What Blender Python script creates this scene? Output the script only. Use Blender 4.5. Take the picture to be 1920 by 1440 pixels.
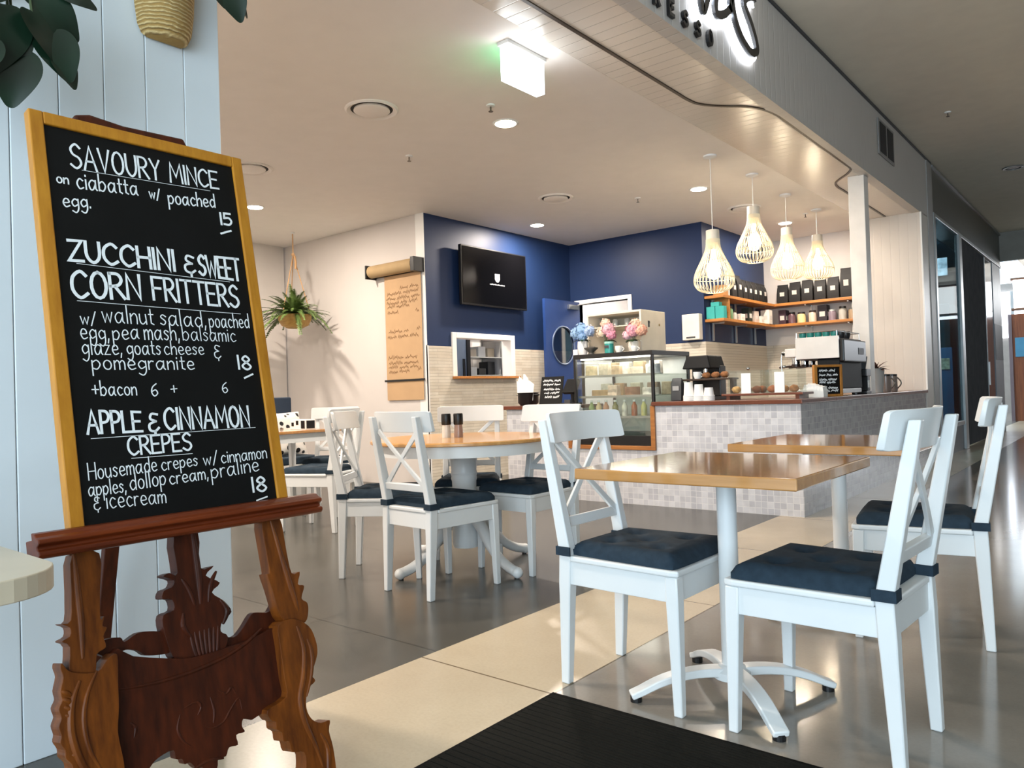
import bpy, bmesh, math, random
from mathutils import Vector, Matrix
from mathutils.geometry import tessellate_polygon

# ---------------------------------------------------------------- camera, world, lights, exposure
SC = bpy.context.scene
COL = SC.collection
for o in list(bpy.data.objects):
    bpy.data.objects.remove(o, do_unlink=True)
R = math.radians
F_PX, YAW, PITCH, ROLL = 1422.0, R(39.5), R(0.765), R(1.8)
cam_d = bpy.data.cameras.new('camera')
cam_d.sensor_width = 36.0
cam_d.lens = 36.0 * F_PX / 1920.0
cam_d.clip_start = 0.05
cam_d.clip_end = 200
cam = bpy.data.objects.new('camera', cam_d)
COL.objects.link(cam)
_f0 = Vector((-math.sin(YAW), math.cos(YAW), 0)); _h = Vector((math.cos(YAW), math.sin(YAW), 0)); _u = Vector((0, 0, 1))
_fw = math.cos(PITCH) * _f0 + math.sin(PITCH) * _u
_up = -math.sin(PITCH) * _f0 + math.cos(PITCH) * _u
_rc = math.cos(ROLL) * _h - math.sin(ROLL) * _up
_uc = math.sin(ROLL) * _h + math.cos(ROLL) * _up
mw = Matrix((( _rc.x, _uc.x, -_fw.x, 0), (_rc.y, _uc.y, -_fw.y, 0), (_rc.z, _uc.z, -_fw.z, 1.0), (0, 0, 0, 1)))
cam.matrix_world = mw
SC.camera = cam

w = bpy.data.worlds.new('world'); SC.world = w
w.use_nodes = True
bg = w.node_tree.nodes['Background']
bg.inputs[0].default_value = (0.72, 0.88, 1.0, 1)
bg.inputs[1].default_value = 1.9
SC.view_settings.view_transform = 'Standard'
SC.view_settings.look = 'None'
SC.view_settings.exposure = 0.62
SC.view_settings.gamma = 1.0
SC.view_settings.use_curve_mapping = False

def lamp(kind, name, loc, power, col, size=0.1, size_y=None, rot=(0, 0, 0), spot=None, blend=0.6, soft=None):
    d = bpy.data.lights.new(name, kind)
    d.energy = power; d.color = col
    if kind == 'AREA':
        d.size = size
        if size_y: d.shape = 'RECTANGLE'; d.size_y = size_y
        else: d.shape = 'DISK'
    elif kind == 'SPOT':
        d.shadow_soft_size = size; d.spot_size = spot; d.spot_blend = blend
    else:
        d.shadow_soft_size = size
    o = bpy.data.objects.new(name, d); o.location = loc; o.rotation_euler = rot
    COL.objects.link(o)
    return o
WARM = (1.0, 0.87, 0.745)
COOL = (0.72, 0.88, 1.0)
# assumed daylight: unseen area lamps added behind camera and near the far mall windows
lamp('AREA', 'assumed_entrance_daylight', (1.4, -4.4, 1.75), 225, COOL, 5.6, 3.0, (R(90), 0, 0))
lamp('AREA', 'added_far_daylight', (1.6, 24.5, 2.6), 120, (0.9, 0.95, 1.0), 5.0, 2.0, (R(-90), 0, 0))

# ---------------------------------------------------------------- helpers
def lin(c):
    if isinstance(c, str):
        c = c.lstrip('#'); c = [int(c[i:i + 2], 16) for i in (0, 2, 4)]
    r = []
    for v in c:
        v /= 255.0
        r.append(v / 12.92 if v <= 0.04045 else ((v + 0.055) / 1.055) ** 2.4)
    return (r[0], r[1], r[2], 1.0)

MATS = {}
class NT:
    def __init__(s, name):
        s.m = bpy.data.materials.new(name); s.m.use_nodes = True
        s.t = s.m.node_tree; s.b = s.t.nodes['Principled BSDF']; s.out = s.t.nodes['Material Output']
    def n(s, typ, **k):
        x = s.t.nodes.new(typ)
        for a, v in k.items(): setattr(x, a, v)
        return x
    def l(s, a, b): s.t.links.new(a, b)
    def coords(s, kind='Object'):
        return s.n('ShaderNodeTexCoord').outputs[kind]
    def pos(s):
        return s.n('ShaderNodeNewGeometry').outputs['Position']
    def mapping(s, src, scale=(1, 1, 1), rot=(0, 0, 0), loc=(0, 0, 0)):
        m = s.n('ShaderNodeMapping'); m.inputs['Scale'].default_value = scale
        m.inputs['Rotation'].default_value = rot; m.inputs['Location'].default_value = loc
        s.l(src, m.inputs['Vector']); return m.outputs[0]
    def noise(s, src, scale, detail=3, rough=.5):
        x = s.n('ShaderNodeTexNoise'); x.inputs['Scale'].default_value = scale
        x.inputs['Detail'].default_value = detail; x.inputs['Roughness'].default_value = rough
        s.l(src, x.inputs['Vector']); return x.outputs[0]
    def ramp(s, src, stops):
        x = s.n('ShaderNodeValToRGB'); e = x.color_ramp.elements
        while len(e) < len(stops): e.new(0.5)
        for i, (p, c) in enumerate(stops):
            e[i].position = p; e[i].color = c
        s.l(src, x.inputs[0]); return x.outputs[0]
    def bump(s, src, strength, dist):
        x = s.n('ShaderNodeBump'); x.inputs['Strength'].default_value = strength
        x.inputs['Distance'].default_value = dist
        s.l(src, x.inputs['Height']); s.l(x.outputs[0], s.b.inputs['Normal']); return x

def mat(name, col, rough=.5, metal=0.0, spec=.5, var=0.06, vscale=6.0, bump=0.0, bscale=60, coat=0.0):
    if name in MATS: return MATS[name]
    k = NT(name); b = k.b
    c = lin(col)
    b.inputs['Roughness'].default_value = rough; b.inputs['Metallic'].default_value = metal
    b.inputs['Specular IOR Level'].default_value = spec; b.inputs['Coat Weight'].default_value = coat
    tc = k.coords()
    f = k.noise(tc, vscale)
    lo = tuple(x * (1 - var) for x in c[:3]) + (1,); hi = tuple(min(1, x * (1 + var)) for x in c[:3]) + (1,)
    k.l(k.ramp(f, [(0.3, lo), (0.7, hi)]), b.inputs['Base Color'])
    if bump: k.bump(k.noise(tc, bscale, 4), bump, 0.004)
    MATS[name] = k.m; return k.m

def emat(name, col, strength):
    if name in MATS: return MATS[name]
    k = NT(name); k.b.inputs['Base Color'].default_value = lin(col)
    k.b.inputs['Emission Color'].default_value = lin(col); k.b.inputs['Emission Strength'].default_value = strength
    MATS[name] = k.m; return k.m

def wood(name, c0, c1, rough=.4, scale=1.0, axis=0, coat=0.0, spec=.5):
    if name in MATS: return MATS[name]
    k = NT(name)
    sc = [14 * scale] * 3; sc[axis] = 1.2 * scale
    v = k.mapping(k.coords(), tuple(sc))
    f = k.noise(v, 2.2, 6, .62)
    k.l(k.ramp(f, [(0.28, lin(c0)), (0.72, lin(c1))]), k.b.inputs['Base Color'])
    k.b.inputs['Roughness'].default_value = rough; k.b.inputs['Coat Weight'].default_value = coat
    k.b.inputs['Coat Roughness'].default_value = .12; k.b.inputs['Specular IOR Level'].default_value = spec
    k.bump(f, .08, .002)
    MATS[name] = k.m; return k.m

def tiles(name, c0, c1, mortar, uvaxes, bw, bh, offset=0.0, msize=.03, rough=.3, bump=.4, var=7.0):
    """brick tiles laid in the world plane uvaxes, e.g. 'XZ' """
    if name in MATS: return MATS[name]
    k = NT(name)
    sep = k.n('ShaderNodeSeparateXYZ'); k.l(k.pos(), sep.inputs[0])
    com = k.n('ShaderNodeCombineXYZ')
    for i, a in enumerate(uvaxes): k.l(sep.outputs[a], com.inputs[i])
    br = k.n('ShaderNodeTexBrick'); br.offset = offset; br.squash = 1.0
    br.inputs['Scale'].default_value = 1.0 / bh
    br.inputs['Brick Width'].default_value = bw / bh; br.inputs['Row Height'].default_value = 1.0
    br.inputs['Mortar Size'].default_value = msize; br.inputs['Mortar Smooth'].default_value = .2
    br.inputs['Color1'].default_value = lin(c0); br.inputs['Color2'].default_value = lin(c1)
    br.inputs['Mortar'].default_value = lin(mortar)
    k.l(com.outputs[0], br.inputs['Vector'])
    mx = k.n('ShaderNodeMixRGB', blend_type='MULTIPLY'); mx.inputs[0].default_value = .35
    f = k.noise(com.outputs[0], var, 4)
    k.l(br.outputs['Color'], mx.inputs[1]); k.l(k.ramp(f, [(.3, (.6, .6, .6, 1)), (.7, (1, 1, 1, 1))]), mx.inputs[2])
    k.l(mx.outputs[0], k.b.inputs['Base Color']); k.b.inputs['Roughness'].default_value = rough
    inv = k.n('ShaderNodeMath', operation='SUBTRACT'); inv.inputs[0].default_value = 1; k.l(br.outputs['Fac'], inv.inputs[1])
    k.bump(inv.outputs[0], bump, .004)
    MATS[name] = k.m; return k.m

def grooved(name, col, axis, spacing, width=.06, rough=.35, strength=.6, dist=.006, spec=.5):
    """painted lining boards: a narrow groove every `spacing` along a world axis"""
    if name in MATS: return MATS[name]
    k = NT(name)
    sep = k.n('ShaderNodeSeparateXYZ'); k.l(k.pos(), sep.inputs[0])
    m = k.n('ShaderNodeMath', operation='DIVIDE'); k.l(sep.outputs[axis], m.inputs[0]); m.inputs[1].default_value = spacing
    fr = k.n('ShaderNodeMath', operation='FRACT'); k.l(m.outputs[0], fr.inputs[0])
    h = k.ramp(fr.outputs[0], [(0, (0, 0, 0, 1)), (width, (1, 1, 1, 1)), (1 - width, (1, 1, 1, 1)), (1, (0, 0, 0, 1))])
    k.bump(h, strength, dist)
    f = k.noise(k.pos(), 2.5, 3); c = lin(col)
    k.l(k.ramp(f, [(.3, tuple(x * .96 for x in c[:3]) + (1,)), (.7, c)]), k.b.inputs['Base Color'])
    k.b.inputs['Roughness'].default_value = rough; k.b.inputs['Specular IOR Level'].default_value = spec
    MATS[name] = k.m; return k.m

def glass(name, tint='#f2f7f5', refl=.12, ior=1.5):
    if name in MATS: return MATS[name]
    k = NT(name); t = k.t
    t.nodes.remove(k.b)
    tr = k.n('ShaderNodeBsdfTransparent'); tr.inputs[0].default_value = lin(tint)
    gl = k.n('ShaderNodeBsdfGlossy'); gl.inputs['Roughness'].default_value = .03
    lw = k.n('ShaderNodeLayerWeight'); lw.inputs['Blend'].default_value = .5
    pw = k.n('ShaderNodeMath', operation='POWER'); pw.inputs[1].default_value = 4.5; k.l(lw.outputs['Facing'], pw.inputs[0])
    ml = k.n('ShaderNodeMath', operation='MULTIPLY'); ml.inputs[1].default_value = ior - 1; k.l(pw.outputs[0], ml.inputs[0])
    ad = k.n('ShaderNodeMath', operation='ADD'); ad.inputs[1].default_value = refl * .5; k.l(ml.outputs[0], ad.inputs[0])
    ad.use_clamp = True
    mx = k.n('ShaderNodeMixShader'); k.l(ad.outputs[0], mx.inputs[0]); k.l(tr.outputs[0], mx.inputs[1]); k.l(gl.outputs[0], mx.inputs[2])
    k.l(mx.outputs[0], k.out.inputs[0])
    MATS[name] = k.m; return k.m

class MB:
    def __init__(s): s.bm = bmesh.new(); s.mi = 0
    def face(s, vs):
        try:
            f = s.bm.faces.new(vs); f.material_index = s.mi; return f
        except ValueError: return None
    def box(s, x0, x1, y0, y1, z0, z1):
        p = [(x0, y0, z0), (x1, y0, z0), (x1, y1, z0), (x0, y1, z0), (x0, y0, z1), (x1, y0, z1), (x1, y1, z1), (x0, y1, z1)]
        v = [s.bm.verts.new(q) for q in p]
        for f in ((0, 3, 2, 1), (4, 5, 6, 7), (0, 1, 5, 4), (1, 2, 6, 5), (2, 3, 7, 6), (3, 0, 4, 7)): s.face([v[i] for i in f])
        return s
    def hexa(s, lo, hi):
        """two quads (counter-clockwise from above) joined: a tapered block"""
        a = [s.bm.verts.new(q) for q in lo]; b = [s.bm.verts.new(q) for q in hi]
        s.face(a[::-1]); s.face(b)
        for i in range(4): s.face([a[i], a[(i + 1) % 4], b[(i + 1) % 4], b[i]])
        return s
    def loft(s, loops, closed_ends=True, cyclic=True):
        V = [[s.bm.verts.new(q) for q in L] for L in loops]
        n = len(V[0])
        for a, b in zip(V[:-1], V[1:]):
            for i in range(n if cyclic else n - 1):
                s.face([a[i], a[(i + 1) % n], b[(i + 1) % n], b[i]])
        if closed_ends and cyclic:
            s.face(V[0][::-1]); s.face(V[-1])
        return s
    def tube(s, pts, r, seg=8, sy=1.0, cap=True, up=None):
        pts = [Vector(p) for p in pts]; n = len(pts)
        rr = r if isinstance(r, (list, tuple)) else [r] * n
        loops = []; prev = None
        for i, p in enumerate(pts):
            t = (pts[min(i + 1, n - 1)] - pts[max(i - 1, 0)])
            if t.length < 1e-9: t = Vector((0, 0, 1))
            t.normalize()
            if prev is None:
                u = Vector(up) if up else (Vector((0, 0, 1)) if abs(t.z) < .9 else Vector((1, 0, 0)))
            else: u = prev
            u = (u - t * u.dot(t))
            if u.length < 1e-6: u = t.orthogonal()
            u.normalize(); prev = u; v = t.cross(u)
            loops.append([p + (math.cos(a) * u * sy + math.sin(a) * v) * rr[i] for a in [2 * math.pi * k / seg for k in range(seg)]])
        s.loft(loops, cap); return s
    def cyl(s, p0, p1, r0, r1=None, seg=20):
        return s.tube([p0, p1], [r0, r0 if r1 is None else r1], seg)
    def lathe(s, prof, c=(0, 0, 0), seg=28):
        loops = [[(c[0] + r * math.cos(2 * math.pi * k / seg), c[1] + r * math.sin(2 * math.pi * k / seg), c[2] + z) for k in range(seg)] for r, z in prof]
        s.loft(loops, True); return s
    def bar(s, p0, p1, w, h, up=(0, 0, 1), w1=None, h1=None):
        p0 = Vector(p0); p1 = Vector(p1); t = (p1 - p0).normalized(); u = Vector(up); u = (u - t * u.dot(t)).normalized(); v = t.cross(u)
        w1 = w if w1 is None else w1; h1 = h if h1 is None else h1
        def q(p, a, b): return [p - v * a / 2 - u * b / 2, p + v * a / 2 - u * b / 2, p + v * a / 2 + u * b / 2, p - v * a / 2 + u * b / 2]
        s.loft([q(p0, w, h), q(p1, w1, h1)]); return s
    def ribbon(s, path, w, h, up=(0, 0, 1)):
        """rectangular section swept along a path"""
        P = [Vector(p) for p in path]; n = len(P); loops = []
        ww = w if isinstance(w, (list, tuple)) else [w] * n; hh = h if isinstance(h, (list, tuple)) else [h] * n
        for i, p in enumerate(P):
            t = (P[min(i + 1, n - 1)] - P[max(i - 1, 0)]).normalized(); u = Vector(up); u = (u - t * u.dot(t)).normalized(); v = t.cross(u)
            a, b = ww[i] / 2, hh[i] / 2
            loops.append([p - v * a - u * b, p + v * a - u * b, p + v * a + u * b, p - v * a + u * b])
        s.loft(loops); return s
    def prism(s, poly, o, u, v, n, t, chamfer=0.0):
        """polygon (a,b) in the frame o + a u + b v, thickness t along n (centred)"""
        o = Vector(o); u = Vector(u); v = Vector(v); n = Vector(n)
        area = sum(poly[i][0] * poly[(i + 1) % len(poly)][1] - poly[(i + 1) % len(poly)][0] * poly[i][1] for i in range(len(poly)))
        if area < 0: poly = poly[::-1]
        lo = [s.bm.verts.new(o + u * a + v * b - n * t / 2) for a, b in poly]
        hi = [s.bm.verts.new(o + u * a + v * b + n * t / 2) for a, b in poly]
        k = len(poly)
        for a, b, c in tessellate_polygon([[Vector((q[0], q[1], 0)) for q in poly]]):
            s.face([hi[a], hi[b], hi[c]]); s.face([lo[c], lo[b], lo[a]])
        for i in range(k): s.face([lo[i], lo[(i + 1) % k], hi[(i + 1) % k], hi[i]])
        return s
    def disc(s, c, r, n=(0, 0, 1), seg=24, t=.01):
        c = Vector(c); n = Vector(n).normalized()
        return s.cyl(c - n * t / 2, c + n * t / 2, r, r, seg)
    def sphere(s, c, r, seg=12, rings=8, sc=(1, 1, 1)):
        prof = []
        for i in range(1, rings): 
            a = math.pi * i / rings; prof.append((r * math.sin(a), -r * math.cos(a)))
        loops = [[(c[0] + q * math.cos(2 * math.pi * k / seg) * sc[0], c[1] + q * math.sin(2 * math.pi * k / seg) * sc[1], c[2] + z * sc[2]) for k in range(seg)] for q, z in prof]
        V = [[s.bm.verts.new(q) for q in L] for L in loops]
        for a, b in zip(V[:-1], V[1:]):
            for i in range(seg): s.face([a[i], a[(i + 1) % seg], b[(i + 1) % seg], b[i]])
        b0 = s.bm.verts.new((c[0], c[1], c[2] - r * sc[2])); b1 = s.bm.verts.new((c[0], c[1], c[2] + r * sc[2]))
        for i in range(seg):
            s.face([b0, V[0][(i + 1) % seg], V[0][i]]); s.face([b1, V[-1][i], V[-1][(i + 1) % seg]])
        return s
    def build(s, name, m, parent=None, bevel=0.0, smooth=None, kind=None, segs=2, label=None):
        bmesh.ops.recalc_face_normals(s.bm, faces=s.bm.faces)
        me = bpy.data.meshes.new(name); s.bm.to_mesh(me); s.bm.free()
        for x in (m if isinstance(m, (list, tuple)) else [m]): me.materials.append(x)
        if smooth is not None:
            me.shade_smooth(); me.set_sharp_from_angle(angle=R(smooth))
        o = bpy.data.objects.new(name, me); COL.objects.link(o)
        if parent: o.parent = parent
        if bevel:
            b = o.modifiers.new('bevel', 'BEVEL'); b.width = bevel; b.segments = segs; b.limit_method = 'ANGLE'; b.angle_limit = R(40)
        if kind: o['kind'] = kind
        if label: o['label'] = label
        return o

def tag(o, label, cat, group=None):
    o['label'] = label; o['category'] = cat
    if group: o['group'] = group
    return o
def thing(name, label, cat, loc=(0, 0, 0), rz=0.0, group=None):
    o = bpy.data.objects.new(name, None); COL.objects.link(o)
    o.location = loc; o.rotation_euler = (0, 0, rz); o.empty_display_size = .1
    return tag(o, label, cat, group)
def dup(root, loc, rz=None, label=None, group=None):
    def cp(o, par):
        c = o.copy(); COL.objects.link(c)
        if par: c.parent = par
        for ch in [x for x in bpy.data.objects if x.parent == o and x != c]: cp(ch, c)
        return c
    r = cp(root, None); r.location = loc
    if rz is not None: r.rotation_euler = (0, 0, rz)
    if label: r['label'] = label
    if group: r['group'] = group
    return r
ORD = ['first', 'second', 'third', 'fourth', 'fifth', 'sixth', 'seventh', 'eighth', 'ninth', 'tenth', 'eleventh', 'twelfth']

# ---- a single-stroke hand-lettering alphabet (units: cap height 100)
def _c(cx, cy, rx, ry, a0=90, a1=450, n=14):
    return [(cx + rx * math.cos(R(a0 + (a1 - a0) * i / n)), cy + ry * math.sin(R(a0 + (a1 - a0) * i / n))) for i in range(n + 1)]
GL = {
 'A': (64, [[(0, 0), (32, 100), (64, 0)], [(12, 36), (53, 36)]]),
 'C': (60, [('~', [(58, 84), (36, 100), (6, 76), (3, 30), (30, 0), (60, 16)])]),
 'E': (52, [[(52, 100), (0, 100), (0, 0), (53, 0)], [(0, 52), (42, 52)]]),
 'F': (52, [[(54, 100), (0, 100), (0, 0)], [(0, 52), (42, 52)]]),
 'H': (56, [[(0, 0), (0, 100)], [(56, 0), (56, 100)], [(0, 50), (56, 50)]]),
 'I': (6, [[(3, 0), (3, 100)]]),
 'L': (46, [[(0, 100), (0, 0), (48, 0)]]),
 'M': (76, [[(0, 0), (8, 100), (38, 30), (68, 100), (76, 0)]]),
 'N': (56, [[(0, 0), (2, 100), (54, 0), (56, 100)]]),
 'O': (62, [_c(31, 50, 30, 50)]),
 'P': (48, [[(0, 0), (0, 100)], ('~', [(0, 100), (34, 98), (48, 76), (34, 52), (0, 47)])]),
 'R': (54, [[(0, 0), (0, 100)], ('~', [(0, 100), (34, 98), (48, 76), (34, 54), (0, 48)]), [(20, 48), (56, 0)]]),
 'S': (54, [('~', [(52, 86), (30, 100), (5, 80), (14, 57), (44, 44), (53, 20), (28, 0), (0, 14)])]),
 'T': (60, [[(0, 100), (60, 100)], [(30, 100), (30, 0)]]),
 'U': (56, [('~', [(0, 100), (2, 30), (28, 0), (54, 30), (56, 100)])]),
 'V': (58, [[(0, 100), (28, 0), (58, 100)]]),
 'W': (84, [[(0, 100), (20, 0), (42, 70), (64, 0), (84, 100)]]),
 'Y': (56, [[(0, 100), (28, 50), (56, 100)], [(28, 50), (26, 0)]]),
 'Z': (56, [[(2, 98), (56, 100), (0, 0), (58, 2)]]),
 'a': (54, [('~', [(44, 50), (22, 58), (2, 34), (10, 3), (28, 4), (44, 34)]), [(46, 58), (45, 10), (54, 0)]]),
 'b': (46, [[(0, 100), (0, 0)], ('~', [(0, 40), (24, 58), (44, 32), (26, 0), (0, 8)])]),
 'c': (42, [('~', [(40, 48), (20, 58), (2, 30), (18, 0), (42, 8)])]),
 'd': (46, [('~', [(42, 46), (22, 58), (2, 30), (18, 0), (42, 16)]), [(44, 100), (44, 0)]]),
 'e': (44, [('~', [(4, 28), (40, 32), (34, 54), (14, 56), (2, 28), (18, 0), (44, 8)])]),
 'f': (36, [('~', [(38, 92), (24, 100), (16, 80), (16, 0)]), [(2, 56), (32, 56)]]),
 'g': (46, [('~', [(42, 46), (22, 58), (2, 34), (16, 6), (42, 20)]), ('~', [(44, 56), (44, -10), (26, -38), (2, -26)])]),
 'h': (40, [[(0, 100), (0, 0)], ('~', [(0, 36), (22, 58), (38, 42), (38, 0)])]),
 'i': (6, [[(3, 56), (3, 0)], [(3, 76), (3, 82)]]),
 'k': (40, [[(0, 100), (0, 0)], [(36, 56), (0, 24), (38, 0)]]),
 'l': (8, [[(3, 100), (3, 0)]]),
 'm': (58, [[(0, 56), (0, 0)], ('~', [(0, 38), (16, 58), (28, 42), (28, 0)]), ('~', [(28, 38), (44, 58), (57, 42), (57, 0)])]),
 'n': (40, [[(0, 56), (0, 0)], ('~', [(0, 36), (22, 58), (38, 42), (38, 0)])]),
 'o': (44, [_c(22, 29, 21, 29)]),
 'p': (44, [[(0, 56), (0, -38)], ('~', [(0, 42), (24, 58), (42, 32), (24, 2), (0, 10)])]),
 'r': (28, [[(0, 56), (0, 0)], ('~', [(0, 36), (14, 56), (28, 54)])]),
 's': (34, [('~', [(34, 48), (16, 58), (4, 44), (30, 20), (18, 0), (0, 8)])]),
 't': (28, [[(12, 88), (12, 8), (28, 0)], [(0, 58), (28, 58)]]),
 'u': (42, [('~', [(0, 56), (2, 14), (18, 0), (38, 18)]), [(38, 56), (41, 0)]]),
 'w': (58, [[(0, 56), (14, 0), (29, 48), (43, 0), (58, 56)]]),
 'z': (38, [[(0, 56), (36, 56), (0, 0), (38, 0)]]),
 '1': (6, [[(3, 0), (3, 100)]]),
 '5': (50, [[(46, 100), (6, 100), (4, 58)], ('~', [(4, 58), (34, 62), (50, 34), (34, 4), (0, 6)])]),
 '6': (46, [('~', [(40, 96), (12, 70), (2, 30), (20, 0), (44, 22), (32, 48), (6, 36)])]),
 '8': (52, [('~', [(26, 54), (6, 76), (26, 100), (46, 76), (26, 54), (2, 24), (26, 0), (50, 24), (26, 54)])]),
 '&': (46, [('~', [(44, 88), (16, 96), (8, 72), (34, 54)]), ('~', [(34, 54), (2, 44), (2, 14), (26, 4), (46, 18)]), [(26, 4), (26, -14)]]),
 '+': (50, [[(0, 40), (50, 40)], [(25, 12), (25, 68)]]),
 '/': (36, [[(0, -10), (36, 100)]]),
 ',': (8, [[(6, 8), (0, -18)]]),
 '.': (8, [[(3, 0), (3, 7)]]),
 '-': (50, [[(0, 0), (50, 0)]]),
}
def smooth_path(P, n=5):
    out = []
    for i in range(len(P) - 1):
        p0 = P[max(i - 1, 0)]; p1 = P[i]; p2 = P[i + 1]; p3 = P[min(i + 2, len(P) - 1)]
        for k in range(n):
            t = k / n
            out.append(tuple(.5 * ((2 * p1[a]) + (-p0[a] + p2[a]) * t + (2 * p0[a] - 5 * p1[a] + 4 * p2[a] - p3[a]) * t * t + (-p0[a] + 3 * p1[a] - 3 * p2[a] + p3[a]) * t ** 3) for a in range(len(p1))))
    out.append(tuple(P[-1])); return out
def strokes_of(text):
    x = 0; out = []
    for ch in text:
        if ch == ' ': x += 45; continue
        wd, st = GL[ch]
        for q in st:
            P = smooth_path(q[1], 4) if q[0] == '~' else q
            out.append([(x + a, b) for a, b in P])
        x += wd + 16
    return out, x - 16
def flat_stroke(mb, P, w, to3, t=.0007):
    """a thin painted band along the 2-D path P; to3(a, b, h) places it"""
    n = len(P); L = []; 
    P = [Vector(p) for p in P]
    d0 = (P[1] - P[0]).normalized(); d1 = (P[-1] - P[-2]).normalized()
    P[0] = P[0] - d0 * w * .4; P[-1] = P[-1] + d1 * w * .4
    for i in range(n):
        a = (P[i] - P[max(i - 1, 0)]); b = (P[min(i + 1, n - 1)] - P[i])
        if a.length < 1e-9: a = b
        if b.length < 1e-9: b = a
        a.normalize(); b.normalize()
        m = (a + b)
        if m.length < .2: m = a.copy()
        m.normalize(); nn = Vector((-m.y, m.x)); k = 1 / max(.55, nn.dot(Vector((-a.y, a.x))))
        L.append((P[i] + nn * w / 2 * k, P[i] - nn * w / 2 * k))
    loops = [[to3(l.x, l.y, 0), to3(r.x, r.y, 0), to3(r.x, r.y, t), to3(l.x, l.y, t)] for l, r in L]
    mb.loft(loops)
def write(mb, text, x0, y0, x1, y1, h0, h1, w, to3, rnd=None):
    st, wd = strokes_of(text)
    dx, dy = x1 - x0, y1 - y0
    for P in st:
        q = []
        for a, b in P:
            f = a / max(wd, 1); h = h0 + (h1 - h0) * f
            q.append((x0 + dx * f, y0 + dy * f + b / 100 * h))
        flat_stroke(mb, q, w, to3)
def scribble(mb, x0, x1, y, h, w, to3, rnd):
    """an illegible line of small handwriting"""
    x = x0
    while x < x1 - h:
        L = min(x1 - x, h * rnd.uniform(2, 6)); n = max(4, int(L / (h * .28)))
        P = [(x + L * i / n, y + (h * rnd.uniform(.2, .9) if i % 2 else h * rnd.uniform(-.3, .2))) for i in range(n + 1)]
        flat_stroke(mb, P, w, to3); x += L + h * .8

# ---------------------------------------------------------------- common materials
WHITE = mat('white_paint', '#f1f1ef', .38, var=.02)
CHAIRW = mat('chair_white_lacquer', '#dcdfe0', .33, var=.015)
NAVY = mat('navy_cushion_fabric', '#273541', .9, var=.15, vscale=40, bump=.25, bscale=400, spec=.2)
WALLW = mat('wall_white', '#dcd6d1', .6, var=.02)
CEILW = mat('ceiling_white', '#f2ece6', .7, var=.015)
BLUE = mat('blue_wall_paint', '#1d3157', .47, var=.04, vscale=2, spec=.35)
BLACK = mat('black_plastic', '#121214', .35)
BLACKM = mat('black_matte', '#111214', .6, spec=.3)
DARKG = mat('dark_grey', '#3a3c40', .5)
STEEL = mat('brushed_steel', '#c2c4c4', .3, metal=1.0)
CHROME = mat('chrome', '#d8d9da', .12, metal=1.0)
ALU = mat('aluminium_frame', '#9a9d9e', .38, metal=.7)
PAPER = mat('white_paper', '#f4f3f0', .7, var=.02)
OAK = wood('tan_table_veneer', '#a97843', '#c28d52', .07, 1.0, 0, coat=.5)
SHELFW = wood('shelf_timber', '#a4662c', '#c98a48', .4, 1.2, 0)
TOPW = wood('dark_red_worktop', '#552a1c', '#7a4029', .28, 1.0, 0, coat=.2)
EASELW = wood('carved_mahogany', '#2e1107', '#57240e', .45, 1.4, 2, spec=.3)
ORANGEW = wood('carved_wood_orange', '#4f250a', '#8a4a15', .42, 1.4, 2, spec=.3)  # lighter, more orange tone of the easel wood, for legs and feet
OCHRE = wood('ochre_frame_wood', '#a86a14', '#c98a26', .42, 1.2, 2)
CHALK = mat('chalk_white', '#eef2f4', .8, var=.05, vscale=60)
SLATE = mat('slate_black', '#070809', .55, var=.25, vscale=10, spec=.25)
GLASS = glass('clear_glass', '#fafcfb', .07)
TEAL = mat('teal_glaze', '#2f8f88', .25)
LEAF = mat('dark_green_leaf', '#13291c', .3, var=.35, vscale=9)
# ---------------------------------------------------------------- the setting
XD, XC, YC, ZC, ZM, XTV, YW, YB, XL, XT = -2.157, -1.96, 5.81, 3.06, 3.80, -6.10, 5.92, 8.75, -2.61, -2.40
XS, YR, XW = -4.10, 10.75, -2.45
def struct(name, mb, m, **k): return mb.build(name, m, None, kind='structure', **k)

def concrete(name, c0, c1, rough, axes=None, bw=.6, bh=.6, joint='#6a6258', spec=.5, off=(0, 0)):
    k = NT(name)
    v = k.mapping(k.pos(), loc=(off[0], off[1], 0))
    f = k.noise(v, 1.3, 5, .6); g = k.noise(v, 90, 2)
    base = k.ramp(f, [(.3, lin(c0)), (.7, lin(c1))])
    mx = k.n('ShaderNodeMixRGB', blend_type='MULTIPLY'); mx.inputs[0].default_value = .10
    k.l(base, mx.inputs[1]); k.l(k.ramp(g, [(.35, (.55, .55, .55, 1)), (.6, (1, 1, 1, 1))]), mx.inputs[2])
    br = k.n('ShaderNodeTexBrick'); br.offset = 0
    br.inputs['Scale'].default_value = 1 / bh; br.inputs['Brick Width'].default_value = bw / bh; br.inputs['Row Height'].default_value = 1
    br.inputs['Mortar Size'].default_value = .004 / bh; br.inputs['Color1'].default_value = (1, 1, 1, 1); br.inputs['Color2'].default_value = (.94, .94, .94, 1)
    br.inputs['Mortar'].default_value = lin(joint)
    k.l(v, br.inputs['Vector'])
    m2 = k.n('ShaderNodeMixRGB', blend_type='MULTIPLY'); m2.inputs[0].default_value = 1
    k.l(mx.outputs[0], m2.inputs[1]); k.l(br.outputs['Color'], m2.inputs[2])
    k.l(m2.outputs[0], k.b.inputs['Base Color'])
    k.b.inputs['Roughness'].default_value = rough; k.b.inputs['Specular IOR Level'].default_value = spec
    return k.m
F_DARK = concrete('floor_dark_concrete', '#413f39', '#504d46', .24, bw=1.2, bh=1.2, joint='#8a8780', off=(.5, .3))
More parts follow.
